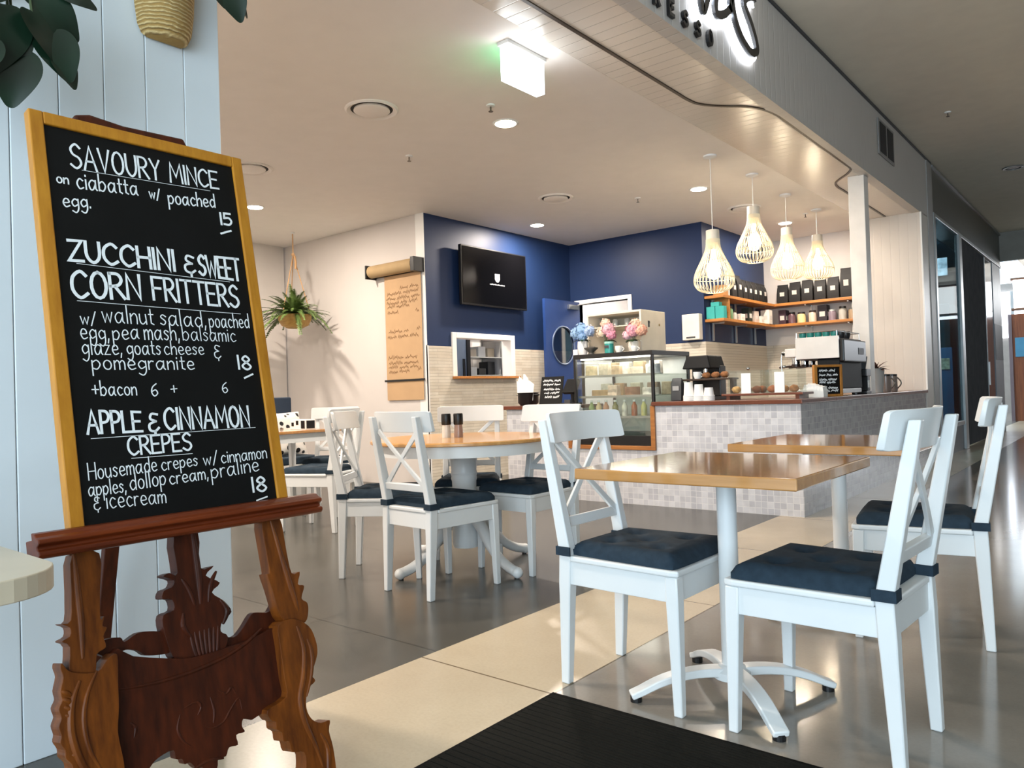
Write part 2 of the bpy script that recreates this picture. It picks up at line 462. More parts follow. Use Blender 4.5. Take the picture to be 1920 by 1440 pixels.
F_CREAM = concrete('floor_cream_tile', '#b5a68e', '#c4b69d', .26, bw=.63, bh=1.25, joint='#8d8270', off=(1.53, -2.02))
F_MALL = concrete('floor_mall_terrazzo', '#7e786f', '#908a81', .13, bw=60, bh=60, joint='#a3988a', off=(1.53, -2.02))
m = MB(); m.box(-8.9, XD, -1.2, 11.2, -.1, 0); struct('floor', m, F_DARK)
m = MB(); m.box(XD, -1.53, -6, 27, -.1, 0); struct('floor', m, F_CREAM)
m = MB(); m.box(-1.53, 6, -6, 27, -.1, 0); m.box(-12, XD, 11.2, 27, -.1, 0); struct('floor', m, F_MALL)

# ceilings
SOFFIT = grooved('soffit_boards', '#e6ddd2', 1, .1, .05, .24, .5, .004)
m = MB(); m.box(-8.9, XL, -1.2, 11.0, ZC, ZC + .12); struct('ceiling', m, CEILW)
m = MB(); m.box(XL + .006, XC - .02, -6, 10.66, ZC - .004, ZC + .1); struct('ceiling', m, SOFFIT)
MALLC = mat('mall_ceiling', '#dcd5c6', .75, var=.03)
m = MB(); m.box(XC - .14, 6, -6, 27, ZM, ZM + .12); struct('ceiling', m, MALLC)
BULK = grooved('bulkhead_boards', '#c4bfba', 1, .1, .06, .4, .5, .006)
m = MB(); m.box(XC - .1, XC, -6, 10.95, ZC - .012, ZM); struct('wall_bulkhead', m, BULK)
m = MB(); m.box(XC - .02, XC + .012, -6, 10.95, ZM - .03, ZM - .004); struct('trim_1', m, DARKG)
# curved dark curtain track recessed in the soffit
tr = [(-2.40, -1), (-2.40, 2), (-2.40, 4), (-2.40, 4.6), (-2.40, 4.85), (-2.40, 4.95), (-2.385, 5.08), (-2.33, 5.19), (-2.25, 5.29), (-2.15, 5.40), (-2.075, 5.55), (-2.045, 5.72), (-2.04, 5.9), (-2.04, 6.4), (-2.04, 7.2), (-2.04, 7.5), (-2.05, 7.68), (-2.12, 7.83), (-2.22, 7.96), (-2.31, 8.10), (-2.345, 8.28), (-2.345, 8.5), (-2.345, 9), (-2.345, 10.2)]
m = MB(); m.ribbon(smooth_path([(x, y, ZC - .006) for x, y in tr], 5), .022, .012); m.build('curtain_track', mat('track_bronze', '#4a3c30', .4, metal=.4), kind='structure').name = 'trim_2'

# left wall of painted tongue-and-groove boards
m = MB(); y = 1.412
while y > -3.2:
    m.box(XW - .015, XW, y - .1292, y - .0008, 0, ZC); y -= .13
struct('wall_left', m, mat('painted_boards', '#e2ebf1', .42, var=.012), bevel=.003, smooth=35)
m = MB(); m.box(XW - .14, XW - .0152, -3.2, 1.40, 0, ZC); struct('wall_left_core', m, WHITE).name = 'wall_left'
m = MB(); m.box(-8.9, XW - .14, -1.2, -1.08, 0, ZC); struct('wall_front', m, WALLW)
m = MB(); m.box(-8.9, -8.75, -1.2, 5.9, 0, ZC); struct('wall_far_left', m, WALLW)
# white wall, the tv wall with its serving hatch, blue walls
m = MB(); m.box(-8.9, XTV - .12, YW, YW + .1, 0, ZC); struct('wall_white', m, grooved('white_wall_panels', '#d8d2ce', 0, .6, .006, .55, .25, .002))
WINY = (6.385, 7.385, 1.225, 1.68)
def tvpieces(x0, x1, z0, z1, mb):
    a, b, c, d = WINY
    for y0, y1, u, v in ((YW, a, z0, z1), (b, YB, z0, z1), (a, b, z0, min(z1, c)), (a, b, max(z0, d), z1)):
        if v > u + 1e-4: mb.box(x0, x1, y0, y1, u, v)
m = MB(); tvpieces(XTV - .12, XTV, 0, ZC, m); struct('wall_tv', m, [BLUE])
SPLITZ = tiles('split_face_tile_yz', '#e2dacb', '#d6cbb9', '#bdb3a4', 'YZ', .38, .035, .5, .05, .6, .9)
SPLITX = tiles('split_face_tile_xz', '#e2dacb', '#d6cbb9', '#bdb3a4', 'XZ', .38, .035, .5, .05, .6, .9)
m = MB(); a, b, c, d = WINY
for y0, y1, u, v in ((YW + .001, a, 0, 1.57), (b, 8.70, 0, 1.57), (a, b, 0, c)): m.box(XTV + .0005, XTV + .012, y0, y1, u, v)
struct('wall_tv_tiling', m, SPLITZ).name = 'wall_tv'
m = MB(); m.box(XTV - .12, XTV + .016, YW - .004, YW - .0005, 0, ZC); m.box(XTV + .001, XTV + .016, YW - .004, YW + .02, 0, 1.575); struct('trim_3', m, WHITE)
# blue wall with the kitchen doorway
DX = (-5.97, -5.17, 2.215)
m = MB(); m.box(XTV, DX[0], YB, YB + .1, 0, ZC); m.box(DX[1], XS - .1, YB, YB + .1, 0, ZC); m.box(DX[0], DX[1], YB, YB + .1, DX[2], ZC); struct('wall_blue', m, BLUE)
m = MB(); m.box(XS - .1, XS, YB, YR, 0, ZC); struct('wall_shelf', m, BLUE)
m = MB(); m.box(XS - .1, -1.98, YR, YR + .1, 0, ZC); struct('wall_back', m, WALLW)
m = MB(); m.box(DX[1] + .06, XS + .012, YB - .012, YB - .0005, 0, 1.575); m.box(XS + .0005, XS + .012, YB - .0005, YR - .012, 0, 1.575); struct('wall_blue_tiling', m, SPLITX).name = 'wall_blue'
m = MB(); m.box(XS + .012, -2.6, YR - .012, YR - .0005, 0, 1.575); struct('wall_back_tiling', m, SPLITX).name = 'wall_back'
m = MB()
for x0, x1, z0, z1 in ((DX[0] - .055, DX[0], 0, DX[2] + .055), (DX[1], DX[1] + .055, 0, DX[2] + .055), (DX[0], DX[1], DX[2], DX[2] + .055)): m.box(x0, x1, YB - .02, YB + .12, z0, z1)
struct('door_1', m, WHITE, bevel=.004)
# kitchen behind the hatch and the room behind the doorway
m = MB(); m.box(-8.0, -7.9, YW + .1, YB, 0, 2.8); m.box(-8.0, XTV - .12, YW + .1, YB, 2.75, 2.8); m.box(-8.0, XTV - .12, YB - .1, YB, 0, 2.75); struct('wall_kitchen', m, WALLW)
m = MB(); m.box(-6.6, -6.5, YB + .1, 11, 0, 2.8); m.box(-6.6, XS - .1, 10.95, 11.05, 0, 2.8); m.box(-6.6, XS - .1, YB + .1, 11.05, 2.75, 2.8); struct('wall_storeroom', m, WALLW)
lamp('AREA', 'added_kitchen_lamp', (-7.1, 7.2, 2.7), 60, (1, .95, .86), .8)  # unseen lamp added to light the kitchen behind the hatch
lamp('AREA', 'shop_fill', (-2.9, 13.2, 3.1), 45, (.85, .95, 1), .9)  # unseen lamp added inside the neighbouring shop so its display shows
lamp('AREA', 'added_storeroom_lamp', (-5.5, 9.9, 2.7), 55, (1, .96, .9), .8)  # unseen lamp added to brighten the room behind the doorway
# end pier of the cafe and the post on the counter
m = MB(); m.box(-2.75, XC, 10.23, 10.65, 0, ZC - .0045); struct('wall_pier', m, grooved('pier_boards', '#d8d0c7', 0, .1, .06, .4, .4, .004))
m = MB(); m.box(XC - .004, XC + .014, 10.215, 10.245, .9, ZC - .013); struct('trim_4', m, WHITE)
m = MB(); m.box(XC - .1, XC + .01, 10.65, 10.95, 0, ZM); struct('wall_pier_end', m, mat('grey_pier', '#9d9a98', .5)).name = 'wall_pier'
m = MB(); m.box(-2.16, -2.01, 7.97, 8.12, .8955, ZC - .005); struct('trim_5', m, mat('post_white', '#e8e2db', .45), bevel=.004)
# mall side: dark shopfront beyond the cafe
FASC = mat('shopfront_fascia', '#4c4c47', .35, var=.05)
m = MB(); m.box(XC - .3, XC, 10.95, 17.2, 3.14, ZM); struct('wall_shopfront', m, FASC)
m = MB(); m.box(XC - .02, XC + .02, 10.95, 17.2, 3.11, 3.16); m.box(XC - .02, XC + .025, 10.95, 17.2, ZM - .06, ZM - .03); m.box(XC - .03, XC + .02, 10.95, 11.05, 0, 3.12); m.box(XC - .03, XC + .03, 12.65, 12.85, 0, 3.12); m.box(XC - .03, XC + .02, 11.05, 12.65, .36, .42); struct('window_2', m, ALU, bevel=.004)
m = MB(); m.box(XC - .012, XC, 11.05, 12.65, .42, 3.11); struct('window_2_glass', m, glass('shop_glass', '#b9cdd2', .05, 1.15)).name = 'window_2'
m = MB(); m.box(XC - .03, XC - .005, 11.05, 12.65, 0, .36); struct('wall_shopfront_base', m, DARKG).name = 'wall_shopfront'
m = MB(); m.box(-4.6, -4.5, 10.95, 17.2, 0, 3.2); m.box(-4.6, -2.3, 10.86, 10.95, 0, 3.2); m.box(-4.6, -2.3, 17.1, 17.2, 0, 3.2); m.box(-4.6, -2.3, 10.95, 17.2, 3.15, 3.25); struct('wall_shop_inside', m, mat('shop_inside_wall', '#4f7186', .6)).name = 'wall_shop'
m = MB(); m.box(XC - .3, 6, 17.2, 17.3, 3.25, ZM); struct('wall_cross_bulkhead', m, mat('cross_bulkhead', '#8d8c86', .6)).name = 'wall_mall_cross'
m = MB(); m.box(-6, 6, 26.6, 26.8, 0, ZM); struct('wall_mall_end', m, mat('mall_end_wall', '#8f8a85', .6)).name = 'wall_mall_end'
m = MB(); m.box(6, 6.1, -2.5, 27, 0, ZM); struct('wall_mall_right', m, mat('mall_right_wall', '#a09a92', .6))

# ---------------------------------------------------------------- ceiling fittings
def downlight(x, y, label, group='warm recessed downlights in the cafe ceiling', power=56):
    t = thing('downlight', label, 'downlight', (x, y, ZC), 0, group)
    m = MB(); m.lathe([(.080, 0), (.080, -.006), (.090, -.008), (.098, -.004), (.100, 0)]); m.build('trim_ring', WHITE, t, smooth=40)
    m = MB(); m.lathe([(.002, -.003), (.079, -.003), (.076, -.0085), (.002, -.0095)]); m.build('diffuser', emat('downlight_diffuser', '#fff0d8', 22), t)
    l = lamp('AREA', 'downlight_lamp', (0, 0, -.012), power, WARM, .14); l.parent = t
for i, (x, y, lb) in enumerate([(-3.64, 4.437, 'glowing recessed downlight nearest the lit exit sign'), (-7.122, 4.469, 'glowing recessed downlight beside the chalkboard top right edge'),
        (-3.431, 7.293, 'glowing recessed downlight left of the nearest pendant cord'), (-5.608, 7.382, 'glowing recessed downlight above the television'),
        (-3.379, 9.638, 'glowing recessed downlight behind the third pendant lamp')]):
    downlight(x, y, lb, power=(50, 46, 34, 48, 28)[i])
for x, y in [(-5.6, 1.6), (-3.9, 1.2), (-7.2, 1.4)]:  # unseen downlights added to light the cafe interior out of view
    downlight(x, y, 'added unseen downlight in the cafe ceiling behind the boarded wall')
def vent(x, y, label, r=.19):
    t = thing('ceiling_vent', label, 'air vent', (x, y, ZC), 0, 'round white ceiling air vents')
    m = MB(); m.lathe([(r * .78, 0), (r * .80, -.006), (r * .93, -.016), (r, -.006), (r, 0)]); m.build('outer_ring', CEILW, t, smooth=50)
    m = MB(); m.lathe([(.002, -.012), (r * .62, -.02), (r * .68, -.014), (r * .66, -.002), (.002, -.002)]); m.build('centre_disc', CEILW, t, smooth=50)
    m = MB(); m.lathe([(r * .66, -.0005), (r * .79, -.0005), (r * .79, -.002), (r * .66, -.002)]); m.build('dark_slot', mat('vent_shadow_gap', '#2c2926', .8), t)
vent(-4.144, 3.553, 'large round white air vent left of the exit sign')
vent(-4.68, 6.502, 'round white air vent above the television wall')
vent(-5.953, 3.703, 'round white air vent half hidden behind the chalkboard corner')
vent(-3.431, 8.464, 'round white air vent behind the second pendant lamp')
def sprinkler(x, y, z, label, col=CHROME):
    t = thing('fire_sprinkler', label, 'sprinkler', (x, y, z), 0, 'small ceiling sprinkler heads')
    m = MB(); m.lathe([(.002, 0), (.032, 0), (.030, -.008), (.012, -.012), (.002, -.012)], seg=16); m.build('rose', WHITE, t, smooth=40)
    m = MB(); m.cyl((0, 0, -.012), (0, 0, -.045), .006, .005, 8); m.disc((0, 0, -.047), .017, seg=12, t=.003); m.build('head', mat('sprinkler_metal', '#6f675e', .35, metal=.8), t)
sprinkler(-3.484, 4.085, ZC, 'small sprinkler head beside the exit sign and brightest downlight')
sprinkler(-4.728, 4.452, ZC, 'small sprinkler head in the open ceiling above the brown paper menu')
sprinkler(-4.065, 7.149, ZC, 'small sprinkler head above the blue wall left of the pendants')
sprinkler(-3.011, 9.291, ZC, 'small sprinkler head beside the farthest pendant cord')
sprinkler(-1.435, 9.027, ZM, 'small sprinkler head in the grey mall ceiling')
# lit exit sign
t = thing('exit_sign', 'lit white exit sign box hanging under the cafe ceiling', 'exit sign', (-2.785, 3.575, ZC))
m = MB(); m.box(-.042, .042, -.185, .185, -.022, 0); m.build('mount', mat('sign_mount', '#dcdad6', .5), t, bevel=.003)
m = MB(); m.box(-.034, .034, -.17, .17, -.225, -.022); m.build('housing', emat('exit_white_face', '#f4fbff', 5), t, bevel=.004)
m = MB(); m.box(-.0365, -.0345, -.16, .16, -.215, -.035); m.build('green_face', emat('exit_green_face', '#18b070', 5), t)
# mall downlight
t = thing('mall_spotlight', 'small round recessed spotlight in the grey mall ceiling', 'spotlight', (-1.18, 12.04, ZM))
m = MB(); m.lathe([(.09, 0), (.09, -.01), (.12, -.014), (.13, 0)]); m.build('trim_ring', ALU, t, smooth=40)
m = MB(); m.lathe([(.002, -.001), (.089, -.001), (.06, -.006), (.002, -.006)]); m.build('dark_reflector', BLACK, t)

# four wire pendants over the counter
WIRE = emat('pendant_wire', '#ead9b8', .12)
def pendant(x, y, ztop, zbot, label):
    t = thing('pendant_lamp', label, 'pendant lamp', (x, y, ZC), 0, 'wire teardrop pendant lamps over the counter')
    zt, zb = ztop - ZC, zbot - ZC; H = zt - zb
    m = MB(); m.lathe([(.002, 0), (.06, 0), (.058, -.014), (.012, -.03), (.002, -.03)], seg=20); m.build('ceiling_rose', WHITE, t, smooth=40)
    m = MB(); m.cyl((0, 0, -.02), (0, 0, zt + .01), .0035, seg=6); m.build('cord', WHITE, t)
    prof = [(.058, 0), (.06, .22), (.075, .34), (.115, .50), (.158, .66), (.175, .78), (.168, .88), (.135, .96), (.08, 1.0)]
    pp = smooth_path(prof, 3)
    m = MB(); m.lathe([(.002, zt), (.056, zt), (.0575, zt - .004), (.0595, zt - H * .21), (.055, zt - H * .21), (.05, zt - .01), (.002, zt - .01)], seg=24)
    m.build('neck', mat('pendant_neck', '#eadfcd', .5), t, smooth=40)
    m = MB(); n = 64
    for k in range(n):
        a = 2 * math.pi * k / n
        tw = .22 if k % 2 else -.22
        m.tube([(r * math.cos(a + tw * (f - .2)), r * math.sin(a + tw * (f - .2)), zt - H * f) for r, f in pp if f > .12], .0028, 4, cap=False)
    for r, f in ((.0595, .21), (.175, .78), (.08, 1.0), (.115, .5)):
        m.tube([(r * math.cos(2 * math.pi * k / 32), r * math.sin(2 * math.pi * k / 32), zt - H * f) for k in range(33)], .003, 4, cap=False)
    m.build('wire_shade', WIRE, t, smooth=60)
    m = MB(); m.lathe([(.001, zt - H * .30), (.018, zt - H * .31), (.018, zt - H * .42), (.05, zt - H * .56), (.062, zt - H * .66), (.05, zt - H * .76), (.001, zt - H * .80)], seg=20)
    m.build('bulb', emat('pendant_bulb', '#fff1d2', 10), t, smooth=60)
    l = lamp('POINT', 'pendant_light', (0, 0, zt - H * .68), 26, (1, .84, .62), .065); l.parent = t
pendant(-2.862, 6.332, 2.395, 1.845, 'nearest and lowest of the four glowing wire teardrop pendants')
pendant(-2.822, 7.187, 2.745, 2.205, 'highest glowing wire teardrop pendant, second from the left')
pendant(-2.868, 8.214, 2.70, 2.14, 'glowing wire teardrop pendant, third from the left over the coffee bar')
pendant(-2.854, 9.191, 2.76, 2.24, 'farthest glowing wire teardrop pendant near the white post')

# ---------------------------------------------------------------- shop sign on the bulkhead
t = thing('shop_sign', 'black halo-lit script and block lettering on the white bulkhead', 'sign', (XC, 4.4, 3.3))
def sgn(a, b, h): return (.03 + h, a - 4.4, b - 3.3)
def sgnb(a, b, h): return (.012 + h, a - 4.4, b - 3.3)
scr = [[(4.05, 3.62), (4.12, 3.50), (4.185, 3.34), (4.20, 3.27), (4.23, 3.25), (4.33, 3.42), (4.41, 3.45), (4.39, 3.33), (4.42, 3.29), (4.52, 3.33), (4.61, 3.40)],
       [(4.64, 3.72), (4.64, 3.55), (4.662, 3.421), (4.705, 3.339), (4.784, 3.272), (4.902, 3.231), (4.983, 3.236), (5.041, 3.277), (5.02, 3.342), (4.954, 3.421), (4.888, 3.476), (4.85, 3.52), (4.87, 3.56), (4.94, 3.60), (5.02, 3.625)],
       [(4.61, 3.40), (4.68, 3.62), (4.72, 3.74)], [(3.75, 3.66), (3.80, 3.50), (3.86, 3.36), (3.92, 3.36), (3.98, 3.50), (4.05, 3.62)]]
m = MB(); m2 = MB()
for P in scr:
    Q = smooth_path(P, 6)
    flat_stroke(m, Q, .052, sgn, .022); flat_stroke(m2, Q, .105, sgnb, .012)
m.build('script_lettering', BLACK, t); m2.build('halo_backing', emat('sign_halo', '#f3f8ff', 5.5), t)
for ch, y0 in zip('ESPRESSO', [3.196, 3.363, 3.53, 3.695, 3.862, 4.03, 4.195, 4.36]):
    m = MB(); st, wd = strokes_of(ch)
    for P in st: flat_stroke(m, [(y0 + (a - wd / 2) * .00085, 3.092 + b * .00082) for a, b in P], .02, lambda a, b, h: (.004 + h, a - 4.4, b - 3.3), .02)
    m.build('letter', BLACK, t)
lamp('AREA', 'sign_halo_light', (XC + .06, 4.6, 3.42), 3, (.92, .96, 1), .5, .25, (0, R(-90), 0))
# grille on the bulkhead
t = thing('wall_grille', 'dark rectangular air grille high on the grey bulkhead', 'air grille', (XC, 8.66, 3.36))
m = MB(); m.box(.002, .014, -.32, .32, -.03, .34); m.build('frame', mat('grille_frame', '#8b8886', .5), t, bevel=.003)
m = MB(); m.box(.0142, .018, -.27, -.03, 0, .31); m.box(.0142, .018, .03, .27, 0, .31); m.build('louvres', BLACKM, t)
# ---------------------------------------------------------------- cross-back chairs (front is local +y)
def cushion_mesh(mb):
    n = 26; hw_f, hw_b, yf, yb = .205, .178, .215, -.195
    z0 = .4455; T = .046
    but = [(0, .01), (-.095, .105), (.095, .105), (-.085, -.085), (.085, -.085)]
    def top(a, b):
        e = min(1 - abs(a), 1 - abs(b)); 
        h = T * (1 - (1 - min(1, e / .22)) ** 2.4 * .62)
        return h
    def pt(i, j, up):
        a = -1 + 2 * i / n; b = -1 + 2 * j / n
        k = 1 - .035 * (abs(a * b) ** 6)
        y = yb + (yf - yb) * (b + 1) / 2; hw = hw_b + (hw_f - hw_b) * (b + 1) / 2
        x, y = a * hw * k, (y - .01) * k + .01
        if up:
            z = z0 + top(a, b)
            for bx, by in but:
                d2 = (x - bx) ** 2 + (y - by) ** 2
                z -= .024 * math.exp(-d2 / .0009)
        else: z = z0
        return (x, y, z)
    U = [[mb.bm.verts.new(pt(i, j, True)) for j in range(n + 1)] for i in range(n + 1)]
    D = [[mb.bm.verts.new(pt(i, j, False)) for j in range(n + 1)] for i in range(n + 1)]
    for i in range(n):
        for j in range(n):
            mb.face([U[i][j], U[i + 1][j], U[i + 1][j + 1], U[i][j + 1]]); mb.face([D[i][j], D[i][j + 1], D[i + 1][j + 1], D[i + 1][j]])
    for i in range(n):
        mb.face([U[i + 1][0], U[i][0], D[i][0], D[i + 1][0]]); mb.face([U[i][n], U[i + 1][n], D[i + 1][n], D[i][n]])
        mb.face([U[0][i], U[0][i + 1], D[0][i + 1], D[0][i]]); mb.face([U[n][i + 1], U[n][i], D[n][i], D[n][i + 1]])

def make_chair(label, loc, v):
    t = thing('dining_chair', label, 'chair', loc, math.atan2(v[1], v[0]) - math.pi / 2, 'white cross-back dining chairs')
    # rear legs run up into the back posts
    def ry(z): # centre line of the rear post
        return -.228 + .020 * min(1, z / .45) if z < .45 else -.208 - .088 * ((z - .45) / .46)
    for s in (-1, 1):
        m = MB(); L = []
        for z, w, d in ((0, .030, .032), (.12, .034, .037), (.30, .040, .044), (.345, .042, .047), (.45, .040, .047), (.62, .036, .042), (.80, .033, .036), (.905, .031, .030)):
            x = s * (.171 + .004 * (z / .9)); y = ry(z)
            L.append([(x - w / 2, y - d / 2, z), (x + w / 2, y - d / 2, z), (x + w / 2, y + d / 2, z), (x - w / 2, y + d / 2, z)])
        m.loft(L); m.build('leg', CHAIRW, t, bevel=.004, smooth=40, label='rear leg running up as the back post')
        m = MB(); L = []
        for z, w in ((0, .029), (.15, .034), (.34, .042), (.424, .042)):
            x = s * (.193 - .007 * (z / .42)); y = .213 - .010 * (z / .42)
            L.append([(x - w / 2, y - w / 2, z), (x + w / 2, y - w / 2, z), (x + w / 2, y + w / 2, z), (x - w / 2, y + w / 2, z)])
        m.loft(L); m.build('leg', CHAIRW, t, bevel=.004, smooth=40)
    # apron under the seat
    m = MB()
    for s in (-1, 1):
        m.hexa([(s * .176 - .010, -.20, .345), (s * .176 + .010, -.20, .345), (s * .192 + .010, .19, .345), (s * .192 - .010, .19, .345)],
               [(s * .176 - .010, -.20, .424), (s * .176 + .010, -.20, .424), (s * .192 + .010, .19, .424), (s * .192 - .010, .19, .424)])
    m.box(-.17, .17, .196, .216, .345, .424); m.box(-.155, .155, -.222, -.202, .345, .424)
    m.build('apron', CHAIRW, t, bevel=.002)
    m = MB(); poly = [(-.205, .228), (.205, .228), (.212, .20), (.198, -.185), (-.198, -.185), (-.212, .20)]
    m.prism(poly, (0, 0, .4345), (1, 0, 0), (0, 1, 0), (0, 0, 1), .02); m.box(-.149, .149, -.228, -.184, .4245, .4445)
    m.build('seat', CHAIRW, t, bevel=.006, segs=3)
    # bowed top rail in front of the posts
    m = MB(); L = []
    n = 24
    for i in range(n + 1):
        s = math.sin(math.pi / 2 * (-1 + 2 * i / n))
        e = max(0, (abs(s) - .90) / .10); inset = .012 * (1 - math.sqrt(max(0, 1 - e * e)))
        x = .222 * s; bow = .052 * s * s - .020
        zb, zt = .826 + inset * .6, .93 - inset
        def yy(z): return ry(z) + .018 + bow
        L.append([(x, yy(zb), zb), (x, yy(zb) + .020, zb), (x, yy(zt) + .016, zt), (x, yy(zt), zt)])
    m.loft(L); m.build('top_rail', CHAIRW, t, bevel=.005, smooth=50, segs=3)
    m = MB(); m.bar((-.158, ry(.55), .548), (.158, ry(.55), .548), .022, .036, up=(0, -.19, .98)); m.build('lower_rail', CHAIRW, t, bevel=.003)
    for s in (-1, 1):
        m = MB(); P = []
        for i in range(9):
            f = i / 8; z = .562 + (.832 - .562) * f; x = s * (-.150 + .300 * f)
            P.append((x, ry(z) + .006 * s + .012 * f * f, z))
        m.ribbon(P, [.020 + .006 * abs(2 * i / 8 - 1) for i in range(9)], .012, up=(0, 1, .19)); m.build('cross_slat', CHAIRW, t, bevel=.002)
    cu = MB(); cushion_mesh(cu); c = cu.build('seat_cushion', NAVY, t, smooth=60)
    for s in (-1, 1):
        m = MB(); P = [(s * .150, -.182, .458), (s * .149, -.236, .458), (s * .197, -.238, .458), (s * .199, -.180, .458)]
        m.ribbon(P, .006, .030); m.build('strap', NAVY, c)
    return t
CH = make_chair('white chair with raked back at the near left of the near square table', (-1.32, 2.30, 0), (1, -.015))
def chair(label, x, y, v): return dup(CH, (x, y, 0), math.atan2(v[1], v[0]) - math.pi / 2, label)
chair('nearest white chair, cut off by the frame bottom, right of the near square table', -.712, 2.287, (-.998, .058))
chair('white chair seen side-on at the far right edge, by the far square table', -.70, 3.40, (-.987, -.163))
chair('white chair with its back to us in front of the round table', -2.855, 2.84, (.07, 1))
chair('white chair on the left of the round table, just right of the chalkboard', -3.378, 2.93, (.817, .577))
chair('white chair right of the round table, half behind the near table chair', -2.775, 3.485, (-.03, -1))
chair('white chair behind the round table, backed onto the tiled wall', -3.315, 3.565, (.62, -.79))
chair('white chair half hidden by the chalkboard frame, facing left', -4.955, 3.61, (-.93, -.36))
chair('white chair at the back left behind the small table of cushions', -5.62, 4.22, (.64, -.77))

# ---------------------------------------------------------------- square cafe tables
def make_table(label, x, y):
    t = thing('cafe_table', label, 'table', (x, y, 0), 0, 'square cafe tables with white pedestals')
    m = MB(); m.box(-.352, .352, -.352, .352, .722, .756); m.build('tabletop', OAK, t, bevel=.004)
    m = MB(); m.box(-.16, .16, -.16, .16, .712, .7215); m.cyl((0, 0, .70), (0, 0, .713), .05, seg=20); m.build('mounting_plate', DARKG, t)
    m = MB(); m.cyl((0, 0, .075), (0, 0, .712), .0315, seg=28); m.lathe([(.002, .06), (.06, .062), (.058, .085), (.04, .1), (.033, .105), (.002, .105)]); m.build('column', CHAIRW, t, smooth=40)
    for k in range(4):
        a = R(45 + 90 * k + (1.5 if k % 2 else -2)); d = Vector((math.cos(a), math.sin(a), 0))
        m = MB(); P = [(0, .080), (.06, .084), (.12, .083), (.19, .073), (.25, .055), (.30, .033), (.335, .020)]
        P = smooth_path(P, 2); n = len(P)
        m.ribbon([d * r + Vector((0, 0, z)) for r, z in P], [.054 - .006 * i / n for i in range(n)], [.030 - .012 * i / n for i in range(n)])
        f = m.build('foot', CHAIRW, t, bevel=.004, smooth=40)
        m = MB(); m.cyl((d.x * .318, d.y * .318, 0), (d.x * .318, d.y * .318, .018), .019, seg=16); m.build('glide', BLACK, f)
    return t
TB = make_table('near square cafe table with a glossy tan top and white pedestal', -1.045, 2.345)
dup(TB, (-1.02, 3.46, 0), None, 'far square cafe table with a glossy tan top, nearer the tiled counter')

# round pedestal table
t = thing('round_table', 'round wooden dining table with a white apron and turned pedestal', 'table', (-3.075, 3.26, 0), R(8))
m = MB(); m.lathe([(.002, .734), (.532, .734), (.54, .739), (.54, .75), (.534, .756), (.002, .756)], seg=64); m.build('tabletop', wood('round_top_wood', '#b98247', '#d5a365', .2, 1.0, 0, coat=.3), t, smooth=30)
m = MB(); m.lathe([(.49, .733), (.505, .733), (.505, .672), (.49, .672)], seg=64); m.lathe([(.47, .733), (.49, .733), (.49, .672), (.47, .672)], seg=64); m.build('apron', CHAIRW, t, smooth=30)
m = MB(); m.lathe([(.002, .73), (.12, .73), (.12, .71), (.085, .70), (.082, .66), (.078, .60), (.074, .56), (.079, .545), (.074, .53), (.077, .515), (.072, .50), (.07, .44), (.052, .40), (.058, .36), (.074, .32), (.078, .22), (.078, .14), (.072, .115), (.002, .11)], seg=36); m.build('pedestal', CHAIRW, t, smooth=35)
for k, a in enumerate((-108, -18, 72, 162)):
    a = R(a); d = Vector((math.cos(a), math.sin(a), 0))
    m = MB(); P = smooth_path([(.05, .30), (.10, .285), (.16, .235), (.23, .15), (.31, .085), (.39, .048), (.455, .034)], 3); n = len(P)
    m.tube([d * r + Vector((0, 0, z)) for r, z in P], [.042 - .014 * min(1, i / (n * .6)) for i in range(n)], 12, sy=1.0); m.sphere((d.x * .457, d.y * .457, .032), .031, 12, 8)
    f = m.build('foot', CHAIRW, t, smooth=50)
    m = MB(); m.cyl((d.x * .45, d.y * .45, 0), (d.x * .45, d.y * .45, .012), .013, seg=10); m.build('glide', BLACK, f)
# grinders on the round table
def grinder(x, y, label, c1):
    t = thing('spice_grinder', label, 'grinder', (x, y, .756), 0, 'glass spice grinders on the round table')
    m = MB(); m.lathe([(.002, 0), (.026, 0), (.027, .01), (.025, .05), (.023, .075), (.002, .075)], seg=20); m.build('glass_body', mat('grinder_glass_' + c1[1:], c1, .15), t, smooth=40)
    m = MB(); m.lathe([(.002, .0755), (.027, .0755), (.0285, .08), (.0285, .135), (.026, .141), (.002, .141)], seg=20); m.build('cap', BLACK, t, smooth=40)
grinder(-3.14, 3.19, 'left black-capped grinder of pale salt on the round table', '#d8d4cc')
grinder(-3.085, 3.235, 'right black-capped grinder of dark pepper on the round table', '#9a8074')

# far left: small square table, banquette and cushions
t = thing('cafe_table', 'small wooden table with a white apron behind the chalkboard, far left', 'table', (-5.62, 3.72, 0))
m = MB(); m.box(-.36, .36, -.36, .36, .734, .757); m.build('tabletop', OAK, t, bevel=.004)
m = MB(); m.box(-.33, .33, -.33, -.31, .66, .7335); m.box(-.33, .33, .31, .33, .66, .7335); m.box(-.33, -.31, -.31, .31, .66, .7335); m.box(.31, .33, -.31, .31, .66, .7335); m.build('apron', CHAIRW, t)
for sx in (-1, 1):
    for sy in (-1, 1):
        m = MB(); m.bar((sx * .315, sy * .315, 0), (sx * .315, sy * .315, .66), .036, .036, up=(1, 0, 0), w1=.05, h1=.05); m.build('leg', CHAIRW, t, bevel=.003)
t = thing('table_caddy', 'small black and white box standing on the far left table', 'caddy', (-5.47, 3.83, .757))
m = MB(); m.box(-.11, .11, -.05, .05, 0, .085); m.build('box', WHITE, t, bevel=.003)
